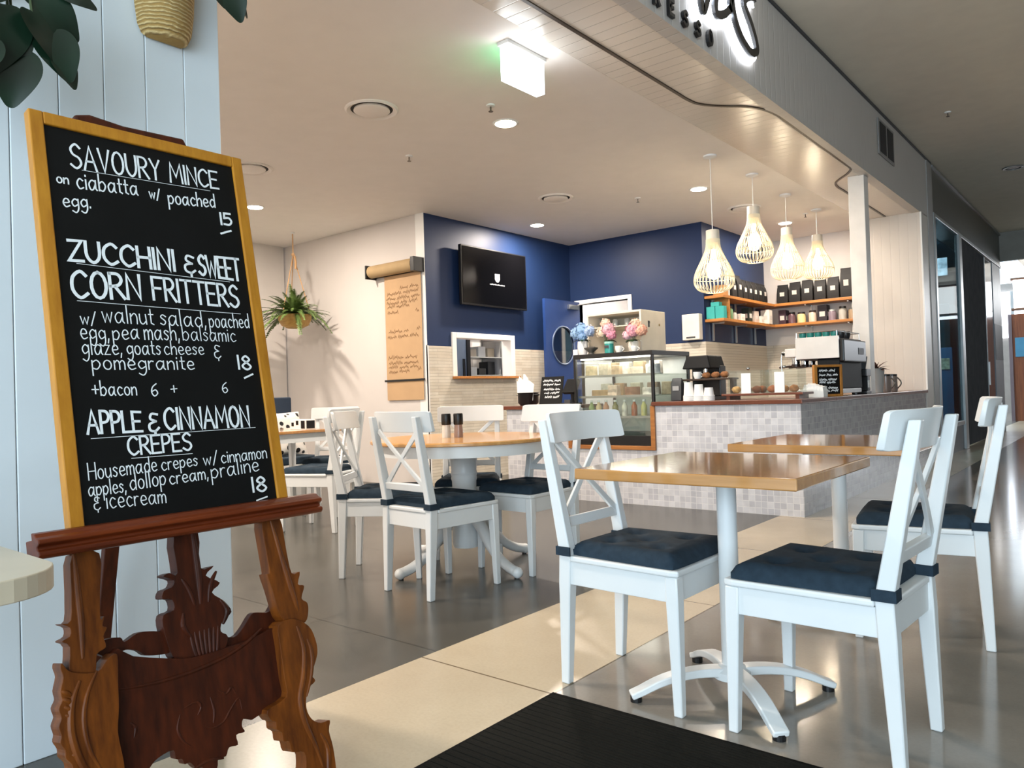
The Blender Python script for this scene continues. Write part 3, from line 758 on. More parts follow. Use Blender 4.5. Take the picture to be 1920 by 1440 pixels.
for b in ((-.085, -.055, -.054, -.0505, .03, .06), (-.02, .01, -.054, -.0505, .04, .075), (.05, .10, -.054, -.0505, .01, .075), (.1105, .113, -.04, .04, .01, .075)):
    m = MB(); m.box(*b); m.build('black_patch', BLACK, t)
t = thing('banquette', 'navy upholstered bench seat behind the far left table', 'bench', (-6.45, 3.3, 0))
m = MB(); m.box(-.22, .3, -1.3, 1.2, 0, .40); m.build('base', WHITE, t, bevel=.004)
m = MB(); m.box(-.15, .31, -1.3, 1.2, .401, .47); m.build('seat_pad', NAVY, t, bevel=.015, segs=3)
m = MB(); m.box(-.25, -.155, -1.3, 1.2, .401, 1.04); m.build('back_pad', mat('navy_back', '#27364a', .8), t, bevel=.015, segs=3)
k = NT('black_white_pattern'); vo = k.n('ShaderNodeTexVoronoi'); vo.inputs['Scale'].default_value = 13; k.l(k.coords(), vo.inputs['Vector'])
k.l(k.ramp(vo.outputs['Distance'], [(.30, lin('#15161a')), (.36, lin('#e6e2dc'))]), k.b.inputs['Base Color']); k.b.inputs['Roughness'].default_value = .85
PATTERN = k.m
def pillow(label, x, y, z, rz, tilt, w, h, m_, th=.11):
    mb = MB(); n = 14; V = {}
    for s in (1, -1):
        for i in range(n + 1):
            for j in range(n + 1):
                a, b = -1 + 2 * i / n, -1 + 2 * j / n
                d = th / 2 * (max(0, (1 - a ** 4) * (1 - b ** 4))) ** .55
                pin = 1 - .06 * (1 - abs(a)) * abs(b) - .06 * (1 - abs(b)) * abs(a)
                V[s, i, j] = mb.bm.verts.new((s * d, a * w / 2 * pin, h / 2 + b * h / 2 * pin))
    for s in (1, -1):
        for i in range(n):
            for j in range(n): mb.face([V[s, i, j], V[s, i + 1, j], V[s, i + 1, j + 1], V[s, i, j + 1]])
    bmesh.ops.remove_doubles(mb.bm, verts=mb.bm.verts, dist=1e-5)
    o = mb.build('scatter_cushion', m_, None, smooth=80); o.location = (x, y, z); o.rotation_euler = (0, tilt, rz)
    return tag(o, label, 'cushion')
pillow('black and white patterned cushion leaning on the navy bench', -6.33, 4.25, .475, 0, R(-18), .46, .44, PATTERN)

# ---------------------------------------------------------------- carved easel and chalkboard
TH = math.atan(.195); EO = Vector((-1.638, 0, 0)); EU = Vector((0, 1, 0)); EV = Vector((-math.sin(TH), 0, math.cos(TH))); EN = Vector((math.cos(TH), 0, math.sin(TH)))
def ep(u, v, n=0): return EO + EU * u + EV * v + EN * n
t = thing('easel', 'dark carved wooden easel with a ledge, holding the tall chalkboard', 'easel', (-1.72, .92, 0))
off = Vector(t.location)
def soft(poly, n=3):
    q = [poly[-1]] + poly + [poly[0], poly[1]]; s = smooth_path(q, n); return s[n:len(s) - n - 1]
def eprism(name, poly, n, th, bevel=.006, parent=None, ridges=(), label=None, mt=None):
    m = MB(); m.prism(soft(poly), ep(0, 0, n) - off, EU, EV, EN, th)
    for P, r in ridges:
        m.tube([ep(a, b, n + th / 2 - r * .25) - off for a, b in smooth_path(P, 4)], [r * (.45 + .55 * math.sin(math.pi * i / (len(P) * 4 - 4))) for i in range(len(P) * 4 - 3)], 8)
    return m.build(name, mt or EASELW, parent or t, bevel=.0035, label=label)
TEXT= [('SAVOURY MINCE', 0.7341, 1.605, 1.1135, 1.6272, 0.0629, 0.0489, 0.00292), ('on', 0.6987, 1.5596, 0.7242, 1.5609, 0.0245, 0.0247, 0.00207), ('ciabatta', 0.7423, 1.5538, 0.8863, 1.5642, 0.0444, 0.0413, 0.00224), ('w/', 0.9158, 1.5626, 0.9432, 1.562, 0.0298, 0.0301, 0.00212), ('poached', 0.965, 1.5558, 1.0962, 1.5691, 0.0395, 0.0384, 0.00231), ('egg.', 0.7072, 1.5015, 0.769, 1.5086, 0.0351, 0.0362, 0.00205), ('15', 1.107, 1.5213, 1.1392, 1.5233, 0.0334, 0.0339, 0.00332), ('-', 1.1034, 1.4944, 1.1337, 1.5068, 0.0475, 0.0482, 0.00301), ('ZUCCHINI', 0.7077, 1.3691, 0.9597, 1.3711, 0.0502, 0.0558, 0.00427), ('&', 0.9878, 1.3684, 1.0139, 1.3683, 0.0504, 0.0509, 0.00338), ('SWEET', 1.0256, 1.3681, 1.1439, 1.3622, 0.0542, 0.063, 0.004), ('CORN', 0.7073, 1.2788, 0.8636, 1.2875, 0.065, 0.0612, 0.00445), ('FRITTERS', 0.8952, 1.2886, 1.128, 1.2844, 0.0593, 0.0618, 0.00376), ('w/', 0.7186, 1.2169, 0.7522, 1.2162, 0.0309, 0.0313, 0.00159), ('walnut', 0.7672, 1.2235, 0.8877, 1.2233, 0.0448, 0.0444, 0.00163), ('salad,', 0.9051, 1.2243, 1.0245, 1.2234, 0.0446, 0.0439, 0.00172), ('poached', 1.0349, 1.2239, 1.1504, 1.2282, 0.0411, 0.0399, 0.00167), ('egg,', 0.7152, 1.1812, 0.7771, 1.1797, 0.0409, 0.0393, 0.00158), ('pea', 0.7868, 1.18, 0.8472, 1.1863, 0.0395, 0.0405, 0.00163), ('mash,', 0.8611, 1.1841, 0.9483, 1.1859, 0.0435, 0.0423, 0.00168), ('balsamic', 0.9581, 1.1863, 1.1047, 1.1872, 0.0396, 0.039, 0.00134), ('glaze,', 0.715, 1.1434, 0.8027, 1.1452, 0.0405, 0.0395, 0.00156), ('goats', 0.8151, 1.1455, 0.8961, 1.1472, 0.037, 0.0384, 0.00163), ('cheese', 0.9055, 1.1474, 1.009, 1.1496, 0.0358, 0.0344, 0.00144), ('&', 1.0385, 1.1387, 1.055, 1.139, 0.0377, 0.0379, 0.00165), ('pomegranite', 0.7334, 1.1083, 0.978, 1.1097, 0.0381, 0.0365, 0.00169), ('18', 1.1018, 1.1119, 1.1394, 1.1091, 0.0369, 0.0374, 0.00308), ('-', 1.1155, 1.0869, 1.1409, 1.0972, 0.0444, 0.0449, 0.00281), ('+bacon', 0.7274, 1.0469, 0.8267, 1.0461, 0.035, 0.0339, 0.00166), ('6', 0.8618, 1.0427, 0.8773, 1.0424, 0.0317, 0.0319, 0.00176), ('+', 0.9109, 1.047, 0.9259, 1.0481, 0.0297, 0.0299, 0.00154), ('6', 1.0469, 1.0472, 1.0619, 1.0469, 0.0285, 0.0287, 0.00162), ('APPLE', 0.7087, 0.959, 0.8294, 0.958, 0.0536, 0.0463, 0.00347), ('&', 0.8478, 0.9531, 0.8698, 0.9556, 0.0465, 0.0471, 0.00319), ('CINNAMON', 0.8858, 0.9587, 1.112, 0.9545, 0.0527, 0.0547, 0.0035), ('CREPES', 0.7927, 0.9034, 0.9449, 0.9042, 0.0425, 0.0427, 0.00285), ('Housemade', 0.7008, 0.8547, 0.8537, 0.8611, 0.038, 0.0356, 0.00147), ('crepes', 0.8651, 0.86, 0.9551, 0.8645, 0.0332, 0.0319, 0.00146), ('w/', 0.9716, 0.863, 1.0089, 0.865, 0.032, 0.0325, 0.00152), ('cinnamon', 1.019, 0.864, 1.1499, 0.8666, 0.0327, 0.0344, 0.00155), ('apples,', 0.6974, 0.8194, 0.7777, 0.8192, 0.0329, 0.0342, 0.00145), ('dollop', 0.7875, 0.8217, 0.8714, 0.8259, 0.0393, 0.0382, 0.00152), ('cream,', 0.8803, 0.8249, 0.9784, 0.8287, 0.0332, 0.0319, 0.00158), ('praline', 0.9881, 0.8276, 1.1211, 0.8348, 0.0401, 0.0395, 0.00165), ('&', 0.7064, 0.7862, 0.7186, 0.7857, 0.0305, 0.0306, 0.00145), ('icecream', 0.7324, 0.7874, 0.8663, 0.7831, 0.0404, 0.0352, 0.00147), ('18', 1.0959, 0.781, 1.1365, 0.779, 0.0374, 0.0379, 0.00316), ('-', 1.1033, 0.7577, 1.1342, 0.7637, 0.0414, 0.0419, 0.00262)]
RULES= [(0.7577, 1.6034, 1.0868, 1.6156, 0.00105), (0.7232, 1.3631, 1.1095, 1.3557, 0.00115), (0.7158, 1.2718, 1.1286, 1.2663, 0.00136), (0.7143, 0.9476, 1.1273, 0.9508, 0.00126), (0.7979, 0.8955, 0.9451, 0.8948, 0.00126)]
LFOOT = [(0.625, 0.4614), (0.6101, 0.4836), (0.6059, 0.4741), (0.6093, 0.4553), (0.6019, 0.4292), (0.6036, 0.411), (0.5957, 0.396), (0.599, 0.3775), (0.5927, 0.3622), (0.5959, 0.3437), (0.5931, 0.3309), (0.5999, 0.3146), (0.6001, 0.2989), (0.6102, 0.283), (0.6116, 0.2618), (0.6236, 0.2294), (0.6163, 0.205), (0.6267, 0.1732), (0.6648, 0.1429), (0.6974, 0.1499), (0.7059, 0.1962), (0.7089, 0.2238), (0.7087, 0.2564), (0.7036, 0.3128), (0.7106, 0.3618), (0.7141, 0.4127), (0.7183, 0.4714), (0.6975, 0.466), (0.674, 0.4469)]
LSHAFT = [(0.6521, 0.6985), (0.7063, 0.6918), (0.6999, 0.6128), (0.6946, 0.5532), (0.7031, 0.5568), (0.6974, 0.5374), (0.706, 0.5314), (0.697, 0.5149), (0.7001, 0.4915), (0.6803, 0.482), (0.674, 0.4469), (0.6489, 0.4416), (0.6243, 0.4544), (0.6295, 0.5107), (0.6156, 0.5253), (0.6315, 0.532), (0.6331, 0.5499), (0.6188, 0.5608), (0.6361, 0.5638), (0.6428, 0.6252)]
RSHAFT = [(1.1109, 0.7073), (1.1612, 0.7093), (1.1694, 0.6136), (1.1762, 0.5537), (1.2011, 0.5534), (1.1904, 0.5227), (1.2085, 0.5142), (1.1952, 0.4843), (1.2105, 0.4691), (1.21, 0.4459), (1.1958, 0.4214), (1.1523, 0.4231), (1.1295, 0.4469), (1.1221, 0.4668), (1.1125, 0.5233), (1.1035, 0.566), (1.1117, 0.5689), (1.1098, 0.6243)]
RFOOT = [(1.1116, 0.4333), (1.1092, 0.3849), (1.109, 0.301), (1.1073, 0.2577), (1.0518, 0.2434), (1.0579, 0.218), (1.0691, 0.2099), (1.069, 0.1929), (1.0821, 0.1798), (1.0837, 0.158), (1.0982, 0.1527), (1.1041, 0.1249), (1.1362, 0.1131), (1.1351, 0.0747), (1.121, 0.0374), (1.1317, 0.0075), (1.1814, -0.0172), (1.2177, -0.0013), (1.2225, 0.0411), (1.2225, 0.0946), (1.2169, 0.137), (1.2241, 0.1615), (1.1965, 0.1642), (1.1719, 0.1815), (1.16, 0.2143), (1.1707, 0.2554), (1.1969, 0.2699), (1.1903, 0.29), (1.2145, 0.3334), (1.2152, 0.3701), (1.1997, 0.4112), (1.1552, 0.4406)]
PANEL = [(0.7179, 0.4711), (0.7617, 0.4551), (0.8152, 0.4362), (0.8882, 0.4157), (0.964, 0.4134), (1.0357, 0.4155), (1.1266, 0.4275), (1.1311, 0.3722), (1.1208, 0.2683), (1.0588, 0.2383), (1.0332, 0.2319), (1.0207, 0.2298), (1.0005, 0.2388), (0.9946, 0.2241), (1.0, 0.209), (0.9774, 0.2094), (0.9788, 0.1864), (0.956, 0.1885), (0.9456, 0.1722), (0.9271, 0.1751), (0.9206, 0.1536), (0.8985, 0.1424), (0.887, 0.1704), (0.8743, 0.1714), (0.8598, 0.1905), (0.8473, 0.1914), (0.8428, 0.2047), (0.829, 0.2098), (0.8254, 0.2304), (0.7907, 0.2261), (0.7695, 0.2116), (0.7515, 0.189), (0.6967, 0.1964), (0.6991, 0.2894)]
BRACEL = [(0.6921, 0.4881), (0.7139, 0.5032), (0.7476, 0.5002), (0.756, 0.4882), (0.7867, 0.4999), (0.8225, 0.4948), (0.8422, 0.4857), (0.8692, 0.4645), (0.8705, 0.4396), (0.849, 0.4374), (0.8244, 0.4401), (0.7969, 0.4477), (0.7825, 0.4615), (0.756, 0.4707), (0.7248, 0.4638), (0.7035, 0.4736)]
BRACER = [(0.9691, 0.4426), (1.0148, 0.4308), (1.0414, 0.4458), (1.0705, 0.4742), (1.0909, 0.4739), (1.1213, 0.469), (1.1471, 0.4976), (1.1535, 0.4361), (1.1294, 0.4192), (1.0659, 0.4086), (1.02, 0.399), (0.963, 0.3976)]
POST = [(0.8892, 0.7036), (0.9497, 0.7026), (0.9432, 0.6167), (0.9799, 0.614), (0.9564, 0.5946), (0.9905, 0.5702), (0.9668, 0.5513), (0.996, 0.5232), (1.011, 0.4935), (0.985, 0.4781), (0.9771, 0.4543), (0.9936, 0.4372), (0.9737, 0.3955), (0.9438, 0.3788), (0.884, 0.396), (0.8539, 0.4289), (0.8401, 0.4892), (0.8423, 0.5252), (0.8684, 0.5313), (0.8671, 0.5564), (0.8447, 0.5635), (0.8509, 0.5806), (0.8706, 0.5847), (0.8767, 0.6001), (0.8527, 0.6134), (0.8682, 0.6186), (0.8872, 0.6148)]
HOLDER = [(0.7644, 1.7634), (0.8003, 1.7738), (0.8815, 1.7651), (1.0433, 1.7702), (1.0549, 1.7417), (1.0446, 1.7), (0.7645, 1.6999)]
def mid(poly, f=.5): return poly
lf_r = [([(.640, .44), (.622, .40), (.615, .35), (.622, .30), (.64, .25), (.66, .21)], .009), ([(.675, .45), (.652, .41), (.640, .36), (.645, .30), (.665, .25)], .006)]
lf_r += [([(.604 + .001 * i, .43 - .016 * i), (.613 + .001 * i, .423 - .016 * i), (.622, .415 - .016 * i)], .0055) for i in range(9)]
e_l = eprism('leg', LSHAFT, -.022, .040, .010, ridges=[([(.655, .70), (.655, .62), (.655, .55), (.652, .48)], .008)], mt=ORANGEW)
eprism('carved_foot', LFOOT, -.018, .046, .010, e_l, lf_r, mt=ORANGEW)
e_r = eprism('leg', RSHAFT, -.022, .040, .010, ridges=[([(1.135, .70), (1.155, .58), (1.17, .50), (1.18, .455)], .009)], mt=ORANGEW)
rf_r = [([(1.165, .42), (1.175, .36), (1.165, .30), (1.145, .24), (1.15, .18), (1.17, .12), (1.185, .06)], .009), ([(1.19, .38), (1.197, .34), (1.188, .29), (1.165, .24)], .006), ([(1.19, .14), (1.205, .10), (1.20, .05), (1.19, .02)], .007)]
eprism('carved_foot', RFOOT, -.018, .046, .010, e_r, rf_r, mt=ORANGEW)
po_r = [([(.90 + .012 * i, .47), (.905 + .010 * i, .43), (.915 + .007 * i, .39)], .005) for i in range(7)] + [([(.935, .72), (.937, .62), (.935, .53)], .010), ([(.895, .60), (.91, .57), (.92, .53)], .006), ([(.985, .60), (.965, .57), (.955, .53)], .006), ([(.985, .53), (1.0, .50), (.985, .47)], .007), ([(.89, .52), (.885, .49), (.90, .46)], .007)]
eprism('centre_post', POST, -.050, .036, .008, None, po_r)
pa_r = [([(.72, .395), (.80, .385), (.88, .384), (.96, .392), (1.03, .41), (1.08, .435)], .006),
        ([(.85, .30), (.84, .27), (.85, .24), (.87, .22)], .0035), ([(.86, .31), (.89, .315), (.90, .30), (.89, .285)], .0035), ([(.925, .315), (.93, .28), (.925, .255)], .0035), ([(.945, .325), (.965, .31), (.98, .32), (.99, .30)], .0035), ([(.90, .26), (.92, .245), (.95, .25), (.97, .27), (.995, .29), (1.0, .26)], .003),
        ([(.74, .32), (.75, .305), (.745, .285)], .004), ([(.86, .17), (.90, .18), (.94, .17)], .005)]
eprism('carved_panel', PANEL, -.034, .026, .006, None, pa_r)
eprism('scroll_brace', BRACEL, -.055, .022, .006); eprism('scroll_brace', BRACER, -.055, .022, .006)
# profiled ledge
m = MB(); prof = [(-.03, .700), (.034, .700), (.040, .706), (.040, .714), (.030, .718), (.030, .724), (.042, .730), (.042, .738), (.030, .744), (.022, .752), (.0045, .756), (.0045, .7412), (-.03, .7412)]
m.loft([[ep(u, b, a) - off for a, b in prof] for u in (.575, 1.272)]); m.build('ledge', wood('ledge_wood', '#54200e', '#823814', .38, 1.4, 1, spec=.35), t, bevel=.002)
m = MB(); m.prism(HOLDER, ep(0, 0, -.045) - off, EU, EV, EN, .034); m.build('top_holder', EASELW, t, bevel=.006)
m = MB(); m.bar(ep(.925, .70, -.06) - off, ep(.925, 1.74, -.06) - off, .05, .028, up=EN); m.build('back_post', EASELW, t, bevel=.003)
m = MB(); m.bar(ep(.925, 1.55, -.078) - off, Vector((-2.40, .925, .016)) - off, .04, .025, up=EN); m.build('leg', EASELW, t, bevel=.003, label='rear prop leg')

# chalkboard resting on the ledge
CB0, CB1, CW0, CW1 = .650, 1.194, .7415, 1.733
t = thing('chalkboard', 'tall framed chalkboard menu with hand-chalked dishes and prices', 'chalkboard', (-1.79, .92, .742))
off = Vector(t.location)
m = MB(); fw, ft = .031, .030
for a0, a1, b0, b1 in ((CB0, CB0 + fw, CW0, CW1), (CB1 - fw, CB1, CW0, CW1), (CB0 + fw, CB1 - fw, CW1 - fw, CW1), (CB0 + fw, CB1 - fw, CW0, CW0 + .014)):
    m.prism([(a0, b0), (a1, b0), (a1, b1), (a0, b1)], ep(0, 0, -.012) - off, EU, EV, EN, ft)
m.build('frame', OCHRE, t, bevel=.003)
m = MB(); m.prism([(CB0 + .01, CW0 + .01), (CB1 - .01, CW0 + .01), (CB1 - .01, CW1 - .01), (CB0 + .01, CW1 - .01)], ep(0, 0, -.010) - off, EU, EV, EN, .012)
m.build('slate', SLATE, t)
def cbp(a, b, h): return ep(a, b, -.0038 + h) - off
groups = [('SAVOURY', 0, 8, (0,)), ('ZUCCHINI', 8, 32, (1, 2)), ('APPLE', 32, 99, (3, 4))]
for nm, i0, i1, ru in groups:
    m = MB()
    for tx, ua, wa, ub, wb, h0, h1, wd in TEXT[i0:i1]: write(m, tx, ua, wa, ub, wb, h0, h1, wd * (1.3 if wd < .0028 else 1.6) + .0004, cbp)
    for i in ru:
        a, b, c, d, wd = RULES[i]; flat_stroke(m, [(a, b), ((a + c) / 2, (b + d) / 2), (c, d)], wd, cbp)
    m.build('chalk_lettering', CHALK, t)
# ---------------------------------------------------------------- tiled service counter
MOSX = tiles('mosaic_tile_front', '#d8d8dc', '#bcbcc3', '#dddcdd', 'XZ', .05, .05, 0, .05, .22, .35, 11)
MOSY = tiles('mosaic_tile_side_shaded', '#c6c6ca', '#aeaeb4', '#cfced0', 'YZ', .05, .05, 0, .05, .22, .35, 11)  # same mosaic as the front, the side's shade put into a darker colour
t = thing('service_counter', 'long mosaic-tiled service counter with a wood-framed fridge recess', 'counter', (-3.2, 6.2, 0))
ox, oy = -3.2, 6.2
def cb(mb, x0, x1, y0, y1, z0, z1): mb.box(x0 - ox, x1 - ox, y0 - oy, y1 - oy, z0, z1)
m = MB(); cb(m, -4.87, -4.075, YC, 6.35, 0, .845); cb(m, -4.075, -3.205, YC, 6.35, 0, .478); cb(m, -3.205, -1.975, YC, 6.5, 0, .86); m.build('tiled_front', MOSX, t)
m = MB(); cb(m, -2.6, -1.975, 6.5, 10.228, 0, .86); cb(m, -1.975, -1.968, YC, 10.228, 0, .86); m.build('tiled_side', MOSY, t)
m = MB(); cb(m, -3.245, -3.203, YC - .02, YC + .02, .478, .86); cb(m, -4.115, -4.072, YC - .02, YC + .02, .478, .845); cb(m, -4.072, -3.245, YC - .02, YC + .03, .478, .512); m.build('timber_frame', wood('timber_edge', '#8d5527', '#b3773d', .4, 1.3, 0), t, bevel=.003)
m = MB(); m.box(-.665, .665, -.42, .30, 0, .036); o = MB()
bm_top = MB(); bm_top.box(-3.225, -1.945, YC - .035, 6.62, .8605, .895); bm_top.box(-2.68, -1.945, 6.62, 10.225, .8605, .895)
m.bm.free(); o.bm.free()
tag(bm_top.build('worktop', TOPW, None, bevel=.005), 'L-shaped dark red-brown timber worktop over the tiled counter', 'worktop')
m = MB(); m.box(-4.92, -4.118, YC - .035, 6.42, .8455, .88)
tag(m.build('worktop', TOPW, None, bevel=.005), 'short dark timber worktop left of the display fridge', 'worktop')

# ---------------------------------------------------------------- display fridge
fx0, fx1, fy0, fy1, fz0, fz1 = -4.068, -3.232, 5.845, 6.55, .513, 1.345
t = thing('display_fridge', 'glass-fronted cake display fridge set into the counter', 'display fridge', (-3.65, 6.2, fz0))
def fb(mb, x0, x1, y0, y1, z0, z1): mb.box(x0 + 3.65, x1 + 3.65, y0 - 6.2, y1 - 6.2, z0 - fz0, z1 - fz0)
m = MB(); fb(m, fx0, fx1, fy0, fy1, fz1 - .04, fz1); fb(m, fx0, fx1, fy0, fy1, fz0, .60)
for x in (fx0, fx1 - .024): 
    fb(m, x, x + .024, fy0, fy0 + .03, .60, fz1 - .04); fb(m, x, x + .024, fy1 - .03, fy1, .60, fz1 - .04)
m.build('frame', BLACK, t, bevel=.003)
m = MB(); fb(m, fx0 + .024, fx1 - .024, fy1 - .012, fy1 - .002, .60, fz1 - .04); m.build('back_panel', mat('fridge_back', '#d9dad5', .3), t)
m = MB(); fb(m, fx0 + .024, fx1 - .024, fy0 + .004, fy0 + .010, .60, fz1 - .04); m.build('front_glass', glass('fridge_glass', '#f6faf8', .16), t)
for gx in (fx1 - .012, fx0 + .006):
    m = MB(); fb(m, gx, gx + .006, fy0 + .03, fy1 - .03, .60, fz1 - .04); m.build('side_glass', GLASS, t)
for z in (.76, .945, 1.135):
    m = MB(); fb(m, fx0 + .026, fx1 - .026, fy0 + .04, fy1 - .02, z, z + .008); m.build('glass_shelf', glass('shelf_glass', '#f0f4f1', .15), t)
    m = MB(); fb(m, fx0 + .026, fx1 - .026, fy0 + .034, fy0 + .04, z - .006, z + .014); m.build('shelf_edge', STEEL, t)
m = MB(); fb(m, fx0 + .05, fx1 - .05, fy0 + .05, fy0 + .08, fz1 - .052, fz1 - .041); m.build('light_strip', emat('fridge_light', '#fff6e8', 6), t)
l = lamp('AREA', 'fridge_lamp', (0, 0, fz1 - .06 - fz0), 5, (1, .95, .88), .7, .5); l.parent = t
# things for sale inside
rnd = random.Random(5)
def cake(x, y, z, r, h, c, label):
    t = thing('cake', label, 'cake', (x, y, z), 0, 'cakes in the display fridge')
    m = MB(); m.lathe([(.002, 0), (r * 1.2, 0), (r * 1.25, .006), (.002, .006)]); m.build('plate', WHITE, t, smooth=40)
    m = MB(); m.lathe([(.002, .0065), (r, .0065), (r, h * .9), (r * .95, h), (.002, h)]); m.build('sponge', mat('cake_' + c[1:], c, .7, var=.2, vscale=40), t, smooth=40)
def wrap(x, y, z, w, h, c, label):
    mb = MB(); mb.loft([[(-w / 2, -.04, 0), (w / 2, -.04, 0), (w / 2, .04, 0), (-w / 2, .04, 0)], [(-w / 2, -.03, h), (w / 2, -.03, h), (w / 2, .03, h), (-w / 2, .03, h)]])
    o = mb.build('wrapped_sandwich', mat('wrap_' + c[1:], c, .35, var=.25, vscale=30), None, bevel=.006); o.location = (x, y, z)
    tag(o, label, 'sandwich', 'wrapped food in the display fridge')
def juice(x, y, z, c, label):
    t = thing('juice_bottle', label, 'bottle', (x, y, z), 0, 'bottles in the display fridge')
    m = MB(); m.lathe([(.002, 0), (.026, 0), (.028, .01), (.028, .09), (.014, .115), (.012, .13), (.002, .13)], seg=18); m.build('body', mat('juice_' + c[1:], c, .15), t, smooth=40)
    m = MB(); m.lathe([(.002, .1305), (.015, .1305), (.015, .148), (.002, .148)], seg=16); m.build('cap', WHITE, t)
wrap(-3.97, 6.0, 1.1435, .09, .10, '#cbb894', 'tan wrapped sandwich at the left of the top fridge shelf')
wrap(-3.83, 6.02, 1.1435, .10, .12, '#b9ad98', 'cream wrapped sandwich second on the top fridge shelf')
wrap(-3.69, 6.0, 1.1435, .08, .09, '#b59a7a', 'brown wrapped sandwich in the middle of the top fridge shelf')
cake(-3.53, 6.06, 1.1435, .07, .07, '#c4b6a2', 'cream-iced cake on the top fridge shelf')
cake(-3.35, 6.06, 1.1435, .065, .09, '#c9ccd0', 'white tall cake at the right of the top fridge shelf')
cake(-3.93, 6.08, .9535, .08, .06, '#a98a66', 'caramel cake at the left of the middle fridge shelf')
wrap(-3.74, 6.02, .9535, .10, .10, '#d2b9a6', 'pinkish wrapped roll on the middle fridge shelf')
cake(-3.57, 6.06, .9535, .07, .08, '#8d6248', 'chocolate cake on the middle fridge shelf')
cake(-3.38, 6.06, .9535, .075, .07, '#cfc9c0', 'pale cheesecake at the right of the middle fridge shelf')
for x, c, n in ((-3.90, '#8f7a5c', 'dark tan'), (-3.76, '#a8a49a', 'grey'), (-3.61, '#97805f', 'tan-brown'), (-3.44, '#b7ada0', 'stone-coloured')):
    wrap(x, 6.28, 1.1435, .11, .13, c, f'{n} wrapped roll at the back of the top fridge shelf')
for x, c, n in ((-3.99, '#b8b3a6', 'grey-white'), (-3.84, '#96785a', 'light brown'), (-3.66, '#a9a28e', 'putty'), (-3.48, '#8a7766', 'taupe'), (-3.33, '#a99a80', 'sand')):
    wrap(x, 6.30, .9535, .11, .12, c, f'{n} wrapped sandwich at the back of the middle fridge shelf')
for i, (x, c, n) in enumerate([(-3.98, '#8aa06a', 'green'), (-3.90, '#c9b48e', 'pale tan'), (-3.82, '#b5846a', 'pink-brown'), (-3.72, '#7d7a4e', 'olive'), (-3.62, '#d8d3c6', 'milky'), (-3.52, '#a35c3a', 'rust red'), (-3.42, '#c8c27e', 'yellowish'), (-3.33, '#6f7d6b', 'grey-green')]):
    juice(x, 6.0, .7685, c, f'{n} drink bottle, {ORD[i]} from the left on the lowest fridge shelf')

# ---------------------------------------------------------------- on top of the fridge
t = thing('white_cabinet', 'cream cabinet with an open front standing on the display fridge', 'cabinet', (-3.8, 6.38, fz1))
m = MB(); m.box(-.30, -.28, -.24, .22, 0, .40); m.box(.28, .30, -.24, .22, 0, .40); m.box(-.28, .28, -.24, .22, .38, .40); m.box(-.28, .28, -.24, .22, 0, .02); m.box(-.28, .28, .20, .22, .02, .38); m.box(-.28, .28, -.20, .20, .26, .272)
m.build('carcass', mat('cabinet_cream', '#e9dfcd', .4), t, bevel=.003)
m = MB(); m.cyl((.3002, -.10, .285), (.306, -.10, .285), .014, seg=14); m.box(.3005, .304, -.115, -.09, .24, .30); m.build('lock', DARKG, t)
m = MB(); m.cyl((.3002, .10, .27), (.304, .10, .27), .012, seg=14); m.build('button', mat('brass_button', '#b89a6a', .3, metal=.6), t)
for i in range(4):
    mb = MB(); mb.lathe([(.002, 0), (.03, 0), (.032, .06), (.02, .075), (.002, .078)], seg=16)
    o = mb.build('glass_jar', mat('jar_grey', '#b4b7b4', .2, metal=.3), None, smooth=40); o.location = (-4.0 + .13 * i, 6.30, fz1 + .2725)
    tag(o, f'small grey jar, {ORD[i]} from the left on the cream cabinet shelf', 'jar', 'jars in the cream cabinet')
def bloom(mb, c, r, n, pr, rnd, fl=1.0):
    for i in range(n):
        a = rnd.uniform(0, 2 * math.pi); z = rnd.uniform(-.75, 1); q = math.sqrt(1 - z * z); rr = r * rnd.uniform(.75, 1.02)
        p = Vector((c[0] + rr * q * math.cos(a), c[1] + rr * q * math.sin(a), c[2] + rr * z * fl)); nn = (p - Vector(c)).normalized()
        u = nn.orthogonal().normalized(); v = nn.cross(u); k = rnd.uniform(.7, 1.2) * pr; a0 = rnd.uniform(0, 1.5)
        vs = [mb.bm.verts.new(p + (u * math.cos(a0 + j * math.pi / 2) + v * math.sin(a0 + j * math.pi / 2)) * k * (1 if j % 2 else .9) + nn * k * .25 * (j % 2)) for j in range(4)]
        mb.face(vs)
def leafpoly(mb, p, d, L, W, droop, up=(0, 0, 1), n=6):
    p = Vector(p); d = Vector(d).normalized(); u = Vector(up); side = d.cross(u)
    if side.length < 1e-3: side = Vector((1, 0, 0))
    side.normalize(); rows = []
    for i in range(n + 1):
        f = i / n; wd = W * math.sin(math.pi * (f ** .75)) * .5 + .0004
        c = p + d * L * f + Vector((0, 0, -droop * L * f * f))
        nn = side.cross(d).normalized()
        rows.append((mb.bm.verts.new(c - side * wd + nn * wd * .25), mb.bm.verts.new(c), mb.bm.verts.new(c + side * wd + nn * wd * .25)))
    for a, b in zip(rows[:-1], rows[1:]):
        mb.face([a[0], a[1], b[1], b[0]]); mb.face([a[1], a[2], b[2], b[1]])
